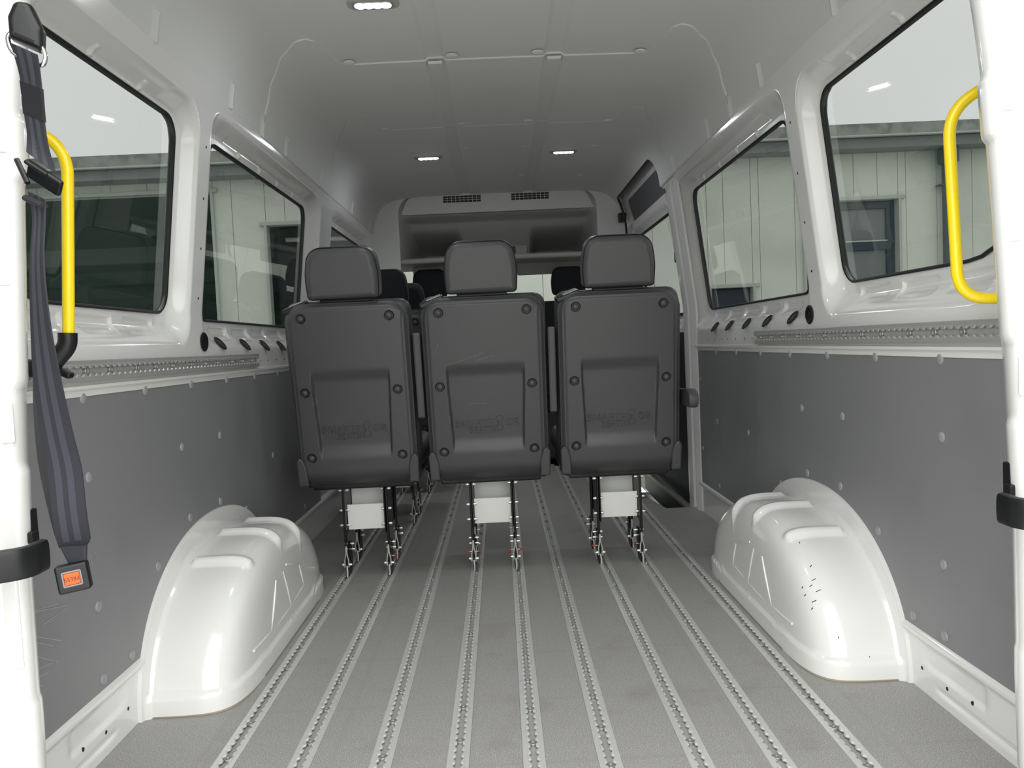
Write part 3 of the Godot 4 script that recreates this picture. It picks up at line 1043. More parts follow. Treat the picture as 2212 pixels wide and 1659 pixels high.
func make_seat(at: Vector3, label: String, arm: String, pins := []) -> Node3D:
	var o := base("passenger_seat", label, "seat", "grey passenger seats clipped to the floor rails", at)
	var c := seat_cache
	var shell := put("backrest_shell", c.shell, M.seat_shell, o)
	for q in [[-0.148, 0.934], [0.148, 0.934], [-0.158, 0.683], [0.158, 0.683], [-0.157, 0.453], [0.158, 0.453]]:
		var bp := Vector3(q[0], q[1], back_z(q[1]) + c.relief.call(q[0], q[1]) + 0.0005)
		put("bolt", c.bolt, M.seat_shell, shell, bp)
		put("bolt_rim", c.bolt_rim, M.black_plastic, shell, bp)
	var tl := Basis(Vector3(1, 0, 0), atan(0.1763))
	for t in [["SMARTFL", Vector3(-0.119, 0.549, 0.0)], ["OR", Vector3(0.059, 0.549, 0.0)], ["SEATIN", Vector3(-0.068, 0.525, 0.0)]]:
		var p: Vector3 = t[1]
		p.z = back_z(p.y) + c.relief.call(0.0, p.y) - 0.0002
		var e := put("lettering", c["text_" + t[0]], M.seat_shell, shell, p)
		e.basis = tl
		if t[0] == "SMARTFL": e.scale = Vector3(1.16, 1, 1)
		elif t[0] == "SEATIN": e.scale = Vector3(1.1, 1, 1)
		elif t[0] == "OR": e.scale = Vector3(1.14, 1, 1)
	if arm == "up" and at.x > -0.3:
		var sc := MB.new()
		for q in [[-0.135, 0.755, 0.0, 0.795], [-0.03, 0.768, 0.035, 0.785], [-0.17, 0.80, -0.155, 0.83], [-0.06, 0.62, 0.0, 0.618]]:
			var pp := []
			for i in 9:
				var xx := lerpf(q[0], q[2], i / 8.0)
				var yy := lerpf(q[1], q[3], i / 8.0)
				pp.append(Vector3(xx, yy, back_z(yy) + c.relief.call(xx, yy) + 0.0001))
			sc.tube(pp, 0.0005, 4)
		put("scratch_marks", sc, M.lining, shell).set_meta("kind", "stuff")
	var lk := put("emblem", c.links, M.seat_shell, shell, Vector3(0.041, 0.547, back_z(0.547) + c.relief.call(0.041, 0.547) + 0.0005))
	lk.basis = tl
	var cover: Material = M.dark_fabric if arm == "none" else M.leather
	put("backrest_pad", c.pad, cover, o)
	put("seat_cushion", c.cushion, M.leather, o)
	put("seat_pan", c.pan, M.black_steel, o)
	var h := put("headrest", c.headrest, cover, o)
	put("piping", c.piping, M.black_plastic, h)
	put("collar", c.collar, M.black_rubber, h)
	put("post", c.post, M.chrome, h, Vector3(-0.065, 0, 0))
	put("post", c.post, M.chrome, h, Vector3(0.065, 0, 0))
	put("hinge_cover", c.hinge, M.seat_shell, o)
	var hm := put("hinge_cover", c.hinge, M.seat_shell, o)
	hm.basis = Basis(Vector3(-1, 0, 0), Vector3(0, 1, 0), Vector3(0, 0, 1))
	if arm == "up": put("armrest", c.arm_up, M.leather, o, Vector3(0.231, 0, 0))
	elif arm == "down": put("armrest", c.arm_down, M.leather, o, Vector3(0.236, 0, 0.085))
	put("belt_guide", c.guide, M.black_plastic, o)
	put("guide_plate", c.guide_plate, M.alu_dull, o)
	put("cross_plate", c.plate, M.plate_white, o)
	put("cross_plate", c.plate_front, M.plate_white, o)
	for sx in [-1.0, 1.0]:
		put("side_plate", c.side_plate, M.black_steel, o, Vector3(sx * 0.0715, 0, 0))
		for zz in [0.0, -0.215]:
			put("leg", c.leg, M.black_steel, o, Vector3(sx * 0.078, 0, zz))
			if zz == 0.0:
				for yy in [0.19, 0.245, 0.318]:
					put("bolt", c.nut, M.zinc, o, Vector3(sx * 0.076, yy, zz + 0.005))
			var ft := put("foot", c.foot, M.black_steel, o, Vector3(sx * 0.0765, 0.002, zz))
			put("fork", c.fork, M.zinc, ft)
			put("nut", c.nut, M.zinc, ft, Vector3(0, 0.045, 0.012))
			put("nut", c.nut, M.zinc, ft, Vector3(0, 0.108, -0.045))
			put("nut", c.nut, M.zinc, ft, Vector3(0, 0.085, -0.055))
			for px in [-1.0, 1.0]:
				if zz != 0.0 or not pins.has(Vector2(sx, px)): continue
				var pn := put("pin", c.pin, M.zinc, ft, Vector3(0, 0.062, -0.02))
				if px < 0: pn.basis = Basis(Vector3(0, 1, 0), PI)
				var tp := put("pin_tip", c.tip, M.red_tip, ft, Vector3(px * 0.016, 0.062, -0.02))
				if px < 0: tp.basis = Basis(Vector3(0, 1, 0), PI)
	return o

func make_cab_seat(at: Vector3, label: String) -> void:
	var o := base("cab_seat", label, "seat", "black cab seats", at)
	var b := MB.new()
	b.rbox(Vector3(0, 0.765, 0.02), Vector3(0.50, 0.68, 0.13), 0.064, 4, Basis(Vector3(1, 0, 0), 0.2))
	put("backrest", b, M.dark_fabric, o)
	b = MB.new()
	b.rbox(Vector3(0, 0.40, -0.24), Vector3(0.50, 0.14, 0.50), 0.05, 3)
	put("seat_cushion", b, M.dark_fabric, o)
	b = MB.new()
	b.slab(rpoly([Vector2(-0.112, 0), Vector2(0.112, 0), Vector2(0.118, 0.09), Vector2(0.104, 0.19), Vector2(-0.104, 0.19), Vector2(-0.118, 0.09)], [0.03, 0.03, 0.20, 0.10, 0.10, 0.20], 8), Transform3D(Basis(Vector3(1, 0, 0), 0.2), Vector3(0, 1.145, 0.035)), 0.10, 0.035, 4)
	var h := put("headrest", b, M.dark_fabric, o, Vector3.ZERO, 60)
	for x in [-0.05, 0.05]:
		b = MB.new()
		b.tube([Vector3(x, 1.02, 0.06), Vector3(x, 1.17, 0.09)], 0.007, 8)
		put("post", b, M.chrome, h)
	b = MB.new()
	b.rbox(Vector3(0, 0.17, -0.2), Vector3(0.40, 0.34, 0.40), 0.02, 2)
	put("pedestal", b, M.black_plastic, o)

# ---------------------------------------------------------------- set pieces
const RAILS := [-0.623, -0.466, -0.302, -0.148, 0.003, 0.150, 0.322, 0.4725, 0.627]

func make_floor() -> void:
	var fl := base("floor", "grey speckled vinyl load floor between aluminium tracks", "floor")
	fl.set_meta("kind", "structure")
	var xs := [-0.892]
	for x in RAILS: xs.append_array([x - 0.0228, x + 0.0228])
	xs.append(0.892)
	var b := MB.new()
	for i in range(0, xs.size(), 2):
		var z1 := -5.3
		if i == 18:
			# step well beside the sliding door
			b.box(Vector3(xs[18], -0.03, -1.06), Vector3(xs[19], 0.0, -3.76))
			b.slab(PackedVector2Array([Vector2(xs[18], 3.76), Vector2(0.735, 3.76), Vector2(0.70, 4.02), Vector2(xs[18], 4.02)]), Transform3D(Basis(Vector3(1, 0, 0), Vector3(0, 0, -1), Vector3(0, 1, 0)), Vector3(0, -0.03, 0)), 0.03)
			b.box(Vector3(xs[18], -0.03, -4.02), Vector3(0.665, 0.0, z1))
			continue
		b.box(Vector3(xs[i], -0.03, -1.06), Vector3(xs[i + 1], 0.0, z1))
	put("floor_mat", b, M.floor_vinyl, fl)
	b = MB.new()
	b.box(Vector3(-0.95, -0.06, -1.05), Vector3(0.95, -0.031, -3.76))
	b.box(Vector3(-0.95, -0.06, -3.76), Vector3(0.66, -0.031, -6.9))
	put("underfloor", b, M.floor_dark, fl)
	b = MB.new()
	b.box(Vector3(0.66, -0.24, -3.76), Vector3(0.97, -0.22, -5.3))
	b.box(Vector3(0.655, -0.24, -3.76), Vector3(0.665, -0.03, -5.3))
	b.box(Vector3(0.66, -0.24, -3.765), Vector3(0.95, -0.03, -3.755))
	put("step_well", b, M.floor_dark, fl)
	b = MB.new()
	b.rbox(Vector3(0.0, -0.03, -1.045), Vector3(1.60, 0.06, 0.03), 0.008, 2)
	put("sill_strip", b, M.alu_dull, fl)

func make_rails() -> void:
	var names := ["first aluminium floor track, beside the left wheel arch", "second aluminium floor track, under the right foot of the left seat", "third aluminium floor track, between the left and middle seats", "fourth aluminium floor track, under the left foot of the middle seat", "fifth aluminium floor track, under the right foot of the middle seat", "sixth aluminium floor track, just right of the middle seat", "seventh aluminium floor track, under the left foot of the right seat", "eighth aluminium floor track, under the right foot of the right seat", "ninth aluminium floor track, beside the right wheel arch"]
	var rm := rail_mesh(163, 0.0225)
	var sm := screw_mesh()
	for i in 9:
		var o := base("floor_rail", names[i], "rail", "perforated floor tracks", Vector3(RAILS[i], 0.0, -1.075))
		put("track", rm[0], M.alu, o)
		put("channel", rm[1], M.slot_floor, o)
		var far := MB.new()
		var phase: float = [0.04, 0.11, 0.02, 0.075, 0.0508, 0.09, 0.03, 0.1, 0.06][i]
		phase = round((phase) / 0.0254) * 0.0254
		for k in 27:
			var z := -phase - 0.0254 * 6 * k
			if k < 12:
				put("screw", sm, M.alu_dull, o, Vector3(0, -0.0005, z - 0.0127))
			else:
				far.lathe([Vector2(0.0094, -0.012), Vector2(0.0090, -0.001), Vector2(0.0055, -0.0005), Vector2(0.004, -0.004), Vector2(0, -0.004)], Vector3(0, 0, z - 0.0127), Vector3.UP, 8)
		put("far_screws", far, M.alu_dull, o).set_meta("kind", "stuff")

func make_lining(s: float, label: String) -> void:
	var o := base("wall_lining", label, "wall panel", "grey lining panels", Vector3(s * 0.885, 0, 0))
	var b := MB.new()
	var f := Transform3D(Basis(Vector3(0, 0, -1), Vector3(0, 1, 0), Vector3(1, 0, 0)) if s < 0 else Basis(Vector3(0, 0, 1), Vector3(0, 1, 0), Vector3(-1, 0, 0)), Vector3(s * 0.0105, 0, 0))
	var ol := rect(1.26, 0.128, 3.66, 0.762, 0.02, 4) if s < 0 else rect(-3.66, 0.128, -1.26, 0.762, 0.02, 4)
	b.slab(ol, f, 0.0095, 0.0015, 1)
	put("board", b, M.lining, o)
	var rv := MB.new()
	rv.lathe([Vector2(0.0118, 0.0), Vector2(0.0113, 0.0018), Vector2(0.0098, 0.0032), Vector2(0.0065, 0.0042), Vector2(0, 0.0046)], Vector3.ZERO, Vector3(-s, 0, 0), 18)
	var rm := rv.mesh(35)
	var at := []
	for k in 8: at.append([0.748, -1.637 - 0.2855 * k])
	at.append_array([[0.585, -1.637], [0.585, -2.118], [0.584, -2.405], [0.449, -2.94], [0.448, -3.364], [0.389, -2.374], [0.391, -2.141], [0.316, -2.605], [0.318, -1.927], [0.314, -1.638], [0.160, -1.767], [0.160, -1.638], [0.163, -3.07], [0.17, -3.36], [0.30, -3.62], [0.62, -3.62]])
	for q in at:
		put("rivet", rm, M.rivet_grey, o, Vector3(s * 0.0012, q[0], q[1]))
	# paler scuffs worn into the board
	var sc := MB.new()
	var rng := RandomNumberGenerator.new()
	rng.seed = 40 if s < 0 else 41
	var spots := [[0.36, -1.46, 0.07, 0.0], [0.30, -1.44, 0.06, 0.3], [0.245, -1.42, 0.05, 0.2], [0.42, -1.62, 0.02, 1.2], [0.39, -1.60, 0.03, 1.4]] if s < 0 else [[0.53, -3.35, 0.09, -1.2], [0.45, -3.28, 0.12, -1.4], [0.42, -3.40, 0.05, -1.5], [0.27, -3.38, 0.08, -0.2], [0.50, -3.42, 0.04, -1.0]]
	for q in spots:
		for k in 3:
			var l: float = q[2] * rng.randf_range(0.5, 1.0)
			var a: float = q[3] + rng.randf_range(-0.25, 0.25)
			var p := Vector2(q[1] + rng.randf_range(-0.03, 0.03), q[0] + rng.randf_range(-0.03, 0.03))
			var d := Vector2(cos(a), sin(a)) * l
			var nn := Vector2(-d.y, d.x).normalized() * 0.0006
			var x := -s * 0.0012 + s * 0.001
			sc.quad(Vector3(x, p.y - d.y - nn.y, p.x - d.x - nn.x), Vector3(x, p.y + d.y - nn.y, p.x + d.x - nn.x), Vector3(x, p.y + d.y + nn.y, p.x + d.x + nn.x), Vector3(x, p.y - d.y + nn.y, p.x - d.x + nn.x))
	put("scuff_marks", sc, M.scuff, o).set_meta("kind", "stuff")

func make_wall_rail(s: float, label: String) -> void:
	var o := base("wall_rail", label, "rail", "wall tracks", Vector3(s * 0.883, 0.804, -1.27))
	var rm := rail_mesh(60, 0.0220)
	var turn := Basis(Vector3(0, 1, 0) * -1.0 * s, Vector3(-s, 0, 0), Vector3(0, 0, 1))
	turn = Basis(Vector3(0, s, 0), Vector3(-s, 0, 0), Vector3(0, 0, 1))
	var t := put("track", rm[0], M.alu_wall, o, Vector3(-s * 0.011, 0, 0))
	t.basis = turn
	t = put("channel", rm[1], M.slot_floor, o, Vector3(-s * 0.011, 0, 0))
	t.basis = turn
	var sm := screw_mesh()
	for k in 14:
		var z: float = -0.05 - 0.0254 * [0, 3, 8, 12, 16, 21, 25, 29, 34, 38, 42, 47, 51, 55][k]
		z = -0.0254 * round(-z / 0.0254) - 0.0127
		var q := put("screw", sm, M.alu_dull, o, Vector3(-s * 0.0105, 0, z))
		q.basis = turn

func pillar_x(y: float) -> float:
	return curve_lin([[-0.3, 0.764], [0.0, 0.775], [0.25, 0.769], [0.48, 0.767], [0.63, 0.762], [0.75, 0.756], [1.19, 0.730], [1.30, 0.716], [1.42, 0.698], [1.6, 0.62], [1.8, 0.56]], y)

func curve_lin(tab: Array, y: float) -> float:
	for i in range(1, tab.size()):
		if y <= tab[i][0]: return lerpf(tab[i - 1][1], tab[i][1], (y - tab[i - 1][0]) / (tab[i][0] - tab[i - 1][0]))
	return tab[-1][1]

func make_rear_pillar(n: String, s: float, label: String) -> void:
	var o := base(n, label, "pillar")
	o.set_meta("kind", "structure")
	# section points: x offset from the inner edge, z
	var sec := [[0.20, -1.36], [0.06, -1.31], [0.022, -1.262], [0.006, -1.24], [0.0, -1.222], [0.0, -1.208], [0.003, -1.202], [0.009, -1.199], [0.030, -1.1985], [0.036, -1.196], [0.040, -1.185], [0.052, -1.178], [0.062, -1.178], [0.068, -1.185], [0.072, -1.20], [0.20, -1.20]]
	var b := MB.new()
	var ys := steps([-0.30, [0.05, 0.05], [1.75, 0.008]])
	b.grid(ys, range(sec.size()), func(y, k):
		var x: float = pillar_x(y) + sec[k][0]
		var z: float = sec[k][1]
		if k >= 3 and k <= 8:          # pressed steps down the edge
			var w := 0.0
			for q in [[0.665, 0.79, 0.006], [0.30, 0.52, 0.004], [1.10, 1.19, -0.007], [0.05, 0.10, 0.003]]:
				w += q[2] * smoothstep(q[0] - 0.006, q[0] + 0.006, y) * (1.0 - smoothstep(q[1] - 0.006, q[1] + 0.006, y))
			x += w
		if k == 8 and y > 0.70 and y < 0.77: z -= 0.004
		return Vector3(s * minf(x, 0.945), y, z))
	put("jamb", b, M.white_paint, o, Vector3.ZERO, 35)
	# raised pads on the face
	for q in [[0.015, 0.735, 0.020, 0.060], [0.018, 0.43, 0.022, 0.14], [0.017, 1.16, 0.018, 0.05], [0.017, 0.99, 0.016, 0.10]]:
		b = MB.new()
		b.rbox(Vector3(s * (pillar_x(q[1]) + q[0]), q[1], -1.199), Vector3(q[2], q[3], 0.007), 0.0034, 3)
		put("pad", b, M.white_paint, o)
	# rubber door seal
	b = MB.new()
	var pts := []
	for i in 30:
		var y := lerpf(-0.05, 1.72, i / 29.0)
		pts.append(Vector3(s * (pillar_x(y) + 0.086), y, -1.186))
	b.tube(pts, 0.013, 8)
	put("door_seal", b, M.black_rubber, o)
	# dark slot the check strap passes through
	b = MB.new()
	b.rbox(Vector3(s * (pillar_x(0.60) + 0.015), 0.575, -1.238), Vector3(0.026, 0.045, 0.02), 0.003, 2)
	put("slot", b, M.black_rubber, o)
	b = MB.new()
	b.rbox(Vector3(s * (pillar_x(0.58) + 0.008), 0.556, -1.225), Vector3(0.030, 0.018, 0.02), 0.003, 2)
	put("bush", b, M.black_plastic, o)

func make_rear_door(n: String, s: float, label: String) -> void:
	var o := base(n, label, "door", "", Vector3(s * 0.865, 0, -1.13))
	o.set_meta("kind", "structure")
	var turn := Basis(Vector3(0, 1, 0), s * 0.02)
	var b := MB.new()
	b.grid(steps([0.0, [0.78, 0.03]]), steps([-0.15, [0.90, 0.1], [1.50, 0.03], [1.75, 0.1]]), func(z, y): return turn * Vector3(s * (0.03 - maxf(0.0, y - 0.95) * 0.118), y, z), func(z, y): return sd_rect(Vector2(z, y), Vector2(0.12, 0.93), Vector2(0.68, 1.48), [0.06, 0.06, 0.06, 0.06]))
	put("outer_skin", b, M.body_white, o)
	b = MB.new()
	b.grid(steps([0.0, [0.78, 0.03]]), steps([-0.15, [0.90, 0.1], [1.50, 0.03], [1.75, 0.1]]), func(z, y): return turn * Vector3(s * (0.005 - maxf(0.0, y - 0.95) * 0.118), y, z), func(z, y): return sd_rect(Vector2(z, y), Vector2(0.12, 0.93), Vector2(0.68, 1.48), [0.06, 0.06, 0.06, 0.06]))
	put("inner_trim", b, M.blue_lining, o)
	b = MB.new()
	b.slab(rect(-0.76, -0.10, -0.02, 0.88, 0.05, 4), Transform3D(turn * Basis(Vector3(0, 0, -1), Vector3(0, 1, 0), Vector3(1, 0, 0)), Vector3.ZERO), 0.02, 0.005, 2)
	put("door_lining", b, M.blue_lining, o)
	b = MB.new()
	b.grid([0.10, 0.70], [0.90, 1.50], func(z, y): return turn * Vector3(s * (0.032 - maxf(0.0, y - 0.95) * 0.118), y, z))
	put("pane", b, M.glass, o)

func make_check_strap(s: float, label: String) -> void:
	var o := base("door_check_strap", label, "strap", "rear door check straps", Vector3(s * 0.757, 0.541, -1.12))
	var b := MB.new()
	var path := bend([Vector3(s * 0.14, -0.005, 0.02), Vector3(s * 0.02, 0.0, 0.035), Vector3(-s * 0.045, 0.0, -0.005), Vector3(-s * 0.042, 0.0, -0.05)], 0.05, 8)
	var rows := []
	for i in path.size():
		var p: Vector3 = path[i]
		var h := 0.0235
		if i < 3: h = 0.028
		rows.append([p, h])
	for i in path.size() - 1:
		var t0: Vector3 = ((path[mini(i + 1, path.size() - 1)] as Vector3) - path[maxi(i - 1, 0)]).normalized()
		var t1: Vector3 = ((path[mini(i + 2, path.size() - 1)] as Vector3) - path[i]).normalized()
		var n0 := t0.cross(Vector3.UP)
		var n1 := t1.cross(Vector3.UP)
		var ra := []
		var rb := []
		for k in 12:
			var a := TAU * k / 12
			var u := signf(cos(a)) * pow(absf(cos(a)), 0.5) * 0.009
			var w := signf(sin(a)) * pow(absf(sin(a)), 0.5)
			ra.append(rows[i][0] + n0 * u + Vector3(0, w * rows[i][1], 0))
			rb.append(rows[i + 1][0] + n1 * u + Vector3(0, w * rows[i + 1][1], 0))
		for k in 12:
			var k2 := (k + 1) % 12
			b.quad(ra[k], ra[k2], rb[k2], rb[k])
		if i == 0:
			for k in range(1, 11): b.tri(ra[0], ra[k + 1], ra[k])
		if i == path.size() - 2:
			for k in range(1, 11): b.tri(rb[0], rb[k], rb[k + 1])
	put("strap", b, M.black_plastic, o)

func make_handle(s: float, label: String) -> void:
	var o := base("grab_handle", label, "grab handle", "yellow grab handles", Vector3(s * 0.79, 1.03, -1.42))
	var pts: Array
	if s > 0: pts = [Vector3(0.10, 0.218, 0.05), Vector3(-0.004, 0.178, 0.0), Vector3(0.010, -0.172, 0.0), Vector3(0.12, -0.164, 0.05)]
	else: pts = [Vector3(-0.09, 0.215, 0.05), Vector3(0.024, 0.180, 0.0), Vector3(-0.001, -0.185, 0.0)]
	var b := MB.new()
	b.tube(bend(pts, 0.065, 10), 0.0100, 18)
	put("bar", b, M.yellow, o, Vector3.ZERO, 60)
	if s < 0:
		b = MB.new()
		b.tube(bend([Vector3(-0.0005, -0.155, 0.0), Vector3(-0.002, -0.178, 0.0), Vector3(-0.035, -0.218, 0.01), Vector3(-0.10, -0.21, 0.03)], 0.02, 5), 0.0160, 14)
		put("grip_sleeve", b, M.black_plastic, o, Vector3.ZERO, 60)
		b = MB.new()
		b.rbox(Vector3(-0.012, -0.225, 0.0), Vector3(0.03, 0.012, 0.02), 0.004, 2, Basis(Vector3(0, 0, 1), -0.5))
		put("cable_tie", b, M.black_plastic, o)
	else:
		b = MB.new()
		b.rbox(Vector3(0.105, 0.215, 0.055), Vector3(0.05, 0.05, 0.02), 0.006, 2)
		put("mount", b, M.yellow, o)

# woven ribbon: centre points with a half-width vector each
func ribbon(b: MB, path: Array, u0: float, u1: float, th: float, off := 0.0) -> void:
	var n := path.size()
	var rows := []
	for i in n:
		var c: Vector3 = path[i][0]
		var hw: Vector3 = path[i][1]
		var t: Vector3 = (path[mini(i + 1, n - 1)][0] - path[maxi(i - 1, 0)][0]).normalized()
		var nn := hw.cross(t).normalized()
		var a := c + hw * u0 + nn * (th + off)
		var e := c + hw * u1 + nn * (th + off)
		var a2 := c + hw * u0 + nn * (off - th)
		var e2 := c + hw * u1 + nn * (off - th)
		rows.append([a, e, e2, a2])
	for i in n - 1:
		for k in 4:
			var k2 := (k + 1) % 4
			b.quad(rows[i][k], rows[i][k2], rows[i + 1][k2], rows[i + 1][k])
	b.quad(rows[0][3], rows[0][2], rows[0][1], rows[0][0])
	b.quad(rows[n - 1][0], rows[n - 1][1], rows[n - 1][2], rows[n - 1][3])

func smooth_path(keys: Array, per := 6) -> Array:      # Catmull-Rom through [centre, half-width]
	var out := []
	for i in keys.size() - 1:
		var k0: Array = keys[maxi(i - 1, 0)]
		var k1: Array = keys[i]
		var k2: Array = keys[i + 1]
		var k3: Array = keys[mini(i + 2, keys.size() - 1)]
		for j in per:
			var t := float(j) / per
			out.append([(k1[0] as Vector3).cubic_interpolate(k2[0], k0[0], k3[0], t), (k1[1] as Vector3).cubic_interpolate(k2[1], k0[1], k3[1], t)])
	out.append(keys[-1])
	return out

func make_belt() -> void:
	var o := base("seat_belt", "dark grey harness strap hanging from the left rear pillar with an orange button buckle", "seat belt", "", Vector3(-0.655, 1.27, -1.13))
	var O := o.position
	# moulded anchor cover
	var b := MB.new()
	b.slab(rpoly([Vector2(-0.022, -0.016), Vector2(0.018, -0.034), Vector2(0.021, -0.004), Vector2(0.008, 0.032), Vector2(-0.012, 0.034), Vector2(-0.022, 0.012)], [0.005, 0.005, 0.014, 0.010, 0.010, 0.010], 5), Transform3D(Basis(Vector3(0, 1, 0), 0.25), Vector3(-0.006, 0.014, -0.012)), 0.028, 0.009, 3)
	put("anchor_cover", b, M.black_plastic, o)
	# steel loop
	b = MB.new()
	b.tube(bend([Vector3(-0.005, 0.012, 0.004), Vector3(-0.029, 0.006, 0.008), Vector3(-0.022, -0.022, 0.012), Vector3(0.018, -0.042, 0.008), Vector3(0.021, -0.022, 0.004), Vector3(0.006, 0.0, 0.0)], 0.012, 6), 0.0032, 10)
	put("steel_loop", b, M.chrome, o, Vector3.ZERO, 60)
	# webbing: upper piece, then the long loop
	var up := []
	for q in [[-0.655, 1.250, -1.110, 0.0185, -0.0095, 0.002], [-0.654, 1.234, -1.114, 0.0185, -0.009, 0.005], [-0.654, 1.205, -1.12, 0.0185, -0.009, 0.009], [-0.653, 1.160, -1.12, 0.0185, -0.009, 0.010], [-0.648, 1.128, -1.115, 0.019, -0.012, 0.010], [-0.640, 1.095, -1.105, 0.021, -0.016, 0.004]]:
		up.append([Vector3(q[0], q[1], q[2]) - O, Vector3(q[3], q[4], q[5])])
	up = smooth_path(up, 6)
	b = MB.new()
	ribbon(b, up, -1, 1, 0.0012)
	put("upper_webbing", b, M.belt, o, Vector3.ZERO, 50)
	b = MB.new()
	for st in [[-0.55, -0.18], [0.18, 0.55]]: ribbon(b, up, st[0], st[1], 0.0017)
	put("stripe", b, M.belt_stripe, o, Vector3.ZERO, 50)
	b = MB.new()
	ribbon(b, up.slice(12, 19), -1.03, 1.03, 0.0022)
	put("keeper_band", b, M.belt_dark, o, Vector3.ZERO, 50)
	b = MB.new()
	for k in 7:
		var c: Array = up[20 + k / 2]
		var d: Array = up[21 + k / 2]
		var m: Vector3 = (c[0] as Vector3).lerp(d[0], 0.5 * (k % 2))
		var hw: Vector3 = c[1]
		var nn := hw.cross(d[0] - c[0]).normalized()
		b.tube([m - hw * 0.75 + nn * 0.0016, m + hw * 0.75 + nn * 0.0016], 0.0006, 5)
	put("stitching", b, M.belt_dark, o)
	# adjuster: bar and tilted plate
	b = MB.new()
	var tb := Basis(Vector3(0.80, -0.55, 0.22).normalized(), Vector3(0.45, 0.80, 0.40).normalized(), Vector3()).orthonormalized() if false else Basis(Vector3(0, 0, 1), -0.62) * Basis(Vector3(1, 0, 0), 0.5)
	b.rbox(Vector3(-0.634, 1.072, -1.10) - O, Vector3(0.052, 0.024, 0.009), 0.004, 2, tb)
	b.rbox(Vector3(-0.640, 1.086, -1.094) - O, Vector3(0.036, 0.006, 0.010), 0.0035, 2, tb)
	put("adjuster", b, M.black_plastic, o)
	b = MB.new()
	b.tube([Vector3(-0.666, 1.098, -1.093) - O, Vector3(-0.649, 1.064, -1.085) - O], 0.0036, 8)
	put("adjuster_lever", b, M.black_plastic, o)
	b = MB.new()
	b.tube([Vector3(-0.668, 1.050, -1.112) - O, Vector3(-0.638, 1.036, -1.10) - O], 0.0065, 10, true, 0.7)
	put("webbing_roll", b, M.belt, o)
	var lo := []
	for q in [[-0.652, 1.052, -1.11, 0.0165, -0.008, 0.010], [-0.653, 1.02, -1.112, 0.0155, -0.003, 0.013], [-0.653, 0.96, -1.10, 0.0165, -0.002, 0.013], [-0.646, 0.88, -1.085, 0.0195, -0.001, 0.012], [-0.634, 0.80, -1.07, 0.0225, -0.001, 0.008], [-0.622, 0.73, -1.062, 0.0235, -0.001, 0.005], [-0.613, 0.68, -1.058, 0.0238, 0.0, 0.003], [-0.607, 0.630, -1.050, 0.0238, 0.0, 0.003], [-0.605, 0.600, -1.050, 0.0238, 0.001, 0.003], [-0.609, 0.581, -1.060, 0.0235, 0.003, 0.004], [-0.623, 0.574, -1.078, 0.0220, 0.003, 0.010], [-0.643, 0.590, -1.094, 0.0190, 0.002, 0.0145], [-0.659, 0.640, -1.100, 0.0165, 0.0, 0.0165], [-0.666, 0.70, -1.100, 0.0160, 0.0, 0.017], [-0.669, 0.78, -1.106, 0.0155, 0.0, 0.017], [-0.667, 0.86, -1.115, 0.0150, 0.0, 0.017]]:
		lo.append([Vector3(q[0], q[1], q[2]) - O, Vector3(q[3], q[4], q[5])])
	lo = smooth_path(lo, 7)
	b = MB.new()
	ribbon(b, lo, -1, 1, 0.0011)
	put("webbing_loop", b, M.belt, o, Vector3.ZERO, 60)
	b = MB.new()
	for st in [[-0.62, -0.22], [0.10, 0.50]]: ribbon(b, lo.slice(0, 62), st[0], st[1], 0.0016)
	put("stripe", b, M.belt_stripe, o, Vector3.ZERO, 60)
	# tab that runs into the buckle
	b = MB.new()
	b.slab(rpoly([Vector2(-0.020, 0.030), Vector2(-0.011, 0.0), Vector2(0.011, -0.004), Vector2(0.019, 0.034), Vector2(0.014, 0.044), Vector2(-0.016, 0.040)], [0.008, 0.004, 0.004, 0.012, 0.01, 0.01], 4), Transform3D(Basis(Vector3(0, 0, 1), 0.10), Vector3(-0.611, 0.549, -1.072) - O), 0.006, 0.0025, 2)
	put("tab", b, M.belt, o)
	# buckle
	var bb := Basis(Vector3(0, 0, 1), 0.13) * Basis(Vector3(0, 1, 0), 0.28)
	b = MB.new()
	b.rbox(Vector3.ZERO, Vector3(0.049, 0.047, 0.022), 0.005, 3)
	var body := put("buckle_body", b, M.black_plastic, o, Vector3(-0.614, 0.534, -1.062) - O, 40.0)
	body.basis = bb * Basis().scaled(Vector3(0.82, 0.82, 0.82))
	b = MB.new()
	for e in [[Vector3(-0.0135, -0.0115, 0.0112), Vector3(0.0135, -0.0115, 0.0112)], [Vector3(0.0135, -0.0115, 0.0112), Vector3(0.0135, 0.0115, 0.0112)], [Vector3(0.0135, 0.0115, 0.0112), Vector3(-0.0135, 0.0115, 0.0112)], [Vector3(-0.0135, 0.0115, 0.0112), Vector3(-0.0135, -0.0115, 0.0112)]]:
		b.tube([e[0], e[1]], 0.0014, 6)
	put("rim", b, M.lining, body)
	b = MB.new()
	b.rbox(Vector3(0.0, 0.0, 0.0108), Vector3(0.0235, 0.0195, 0.004), 0.0015, 2)
	put("press_button", b, M.orange, body)
	var tm := TextMesh.new()
	var f := SystemFont.new()
	f.font_names = PackedStringArray(["Droid Sans"])
	tm.font = f
	tm.text = "PRESS"
	tm.font_size = 32
	tm.pixel_size = 0.0086 / 32.0
	tm.depth = 0.0004
	var pl := put("lettering", tm, M.black_rubber, body, Vector3(0.0, 0.0, 0.0129))
	pl.basis = Basis(Vector3(0, 0, 1), PI)

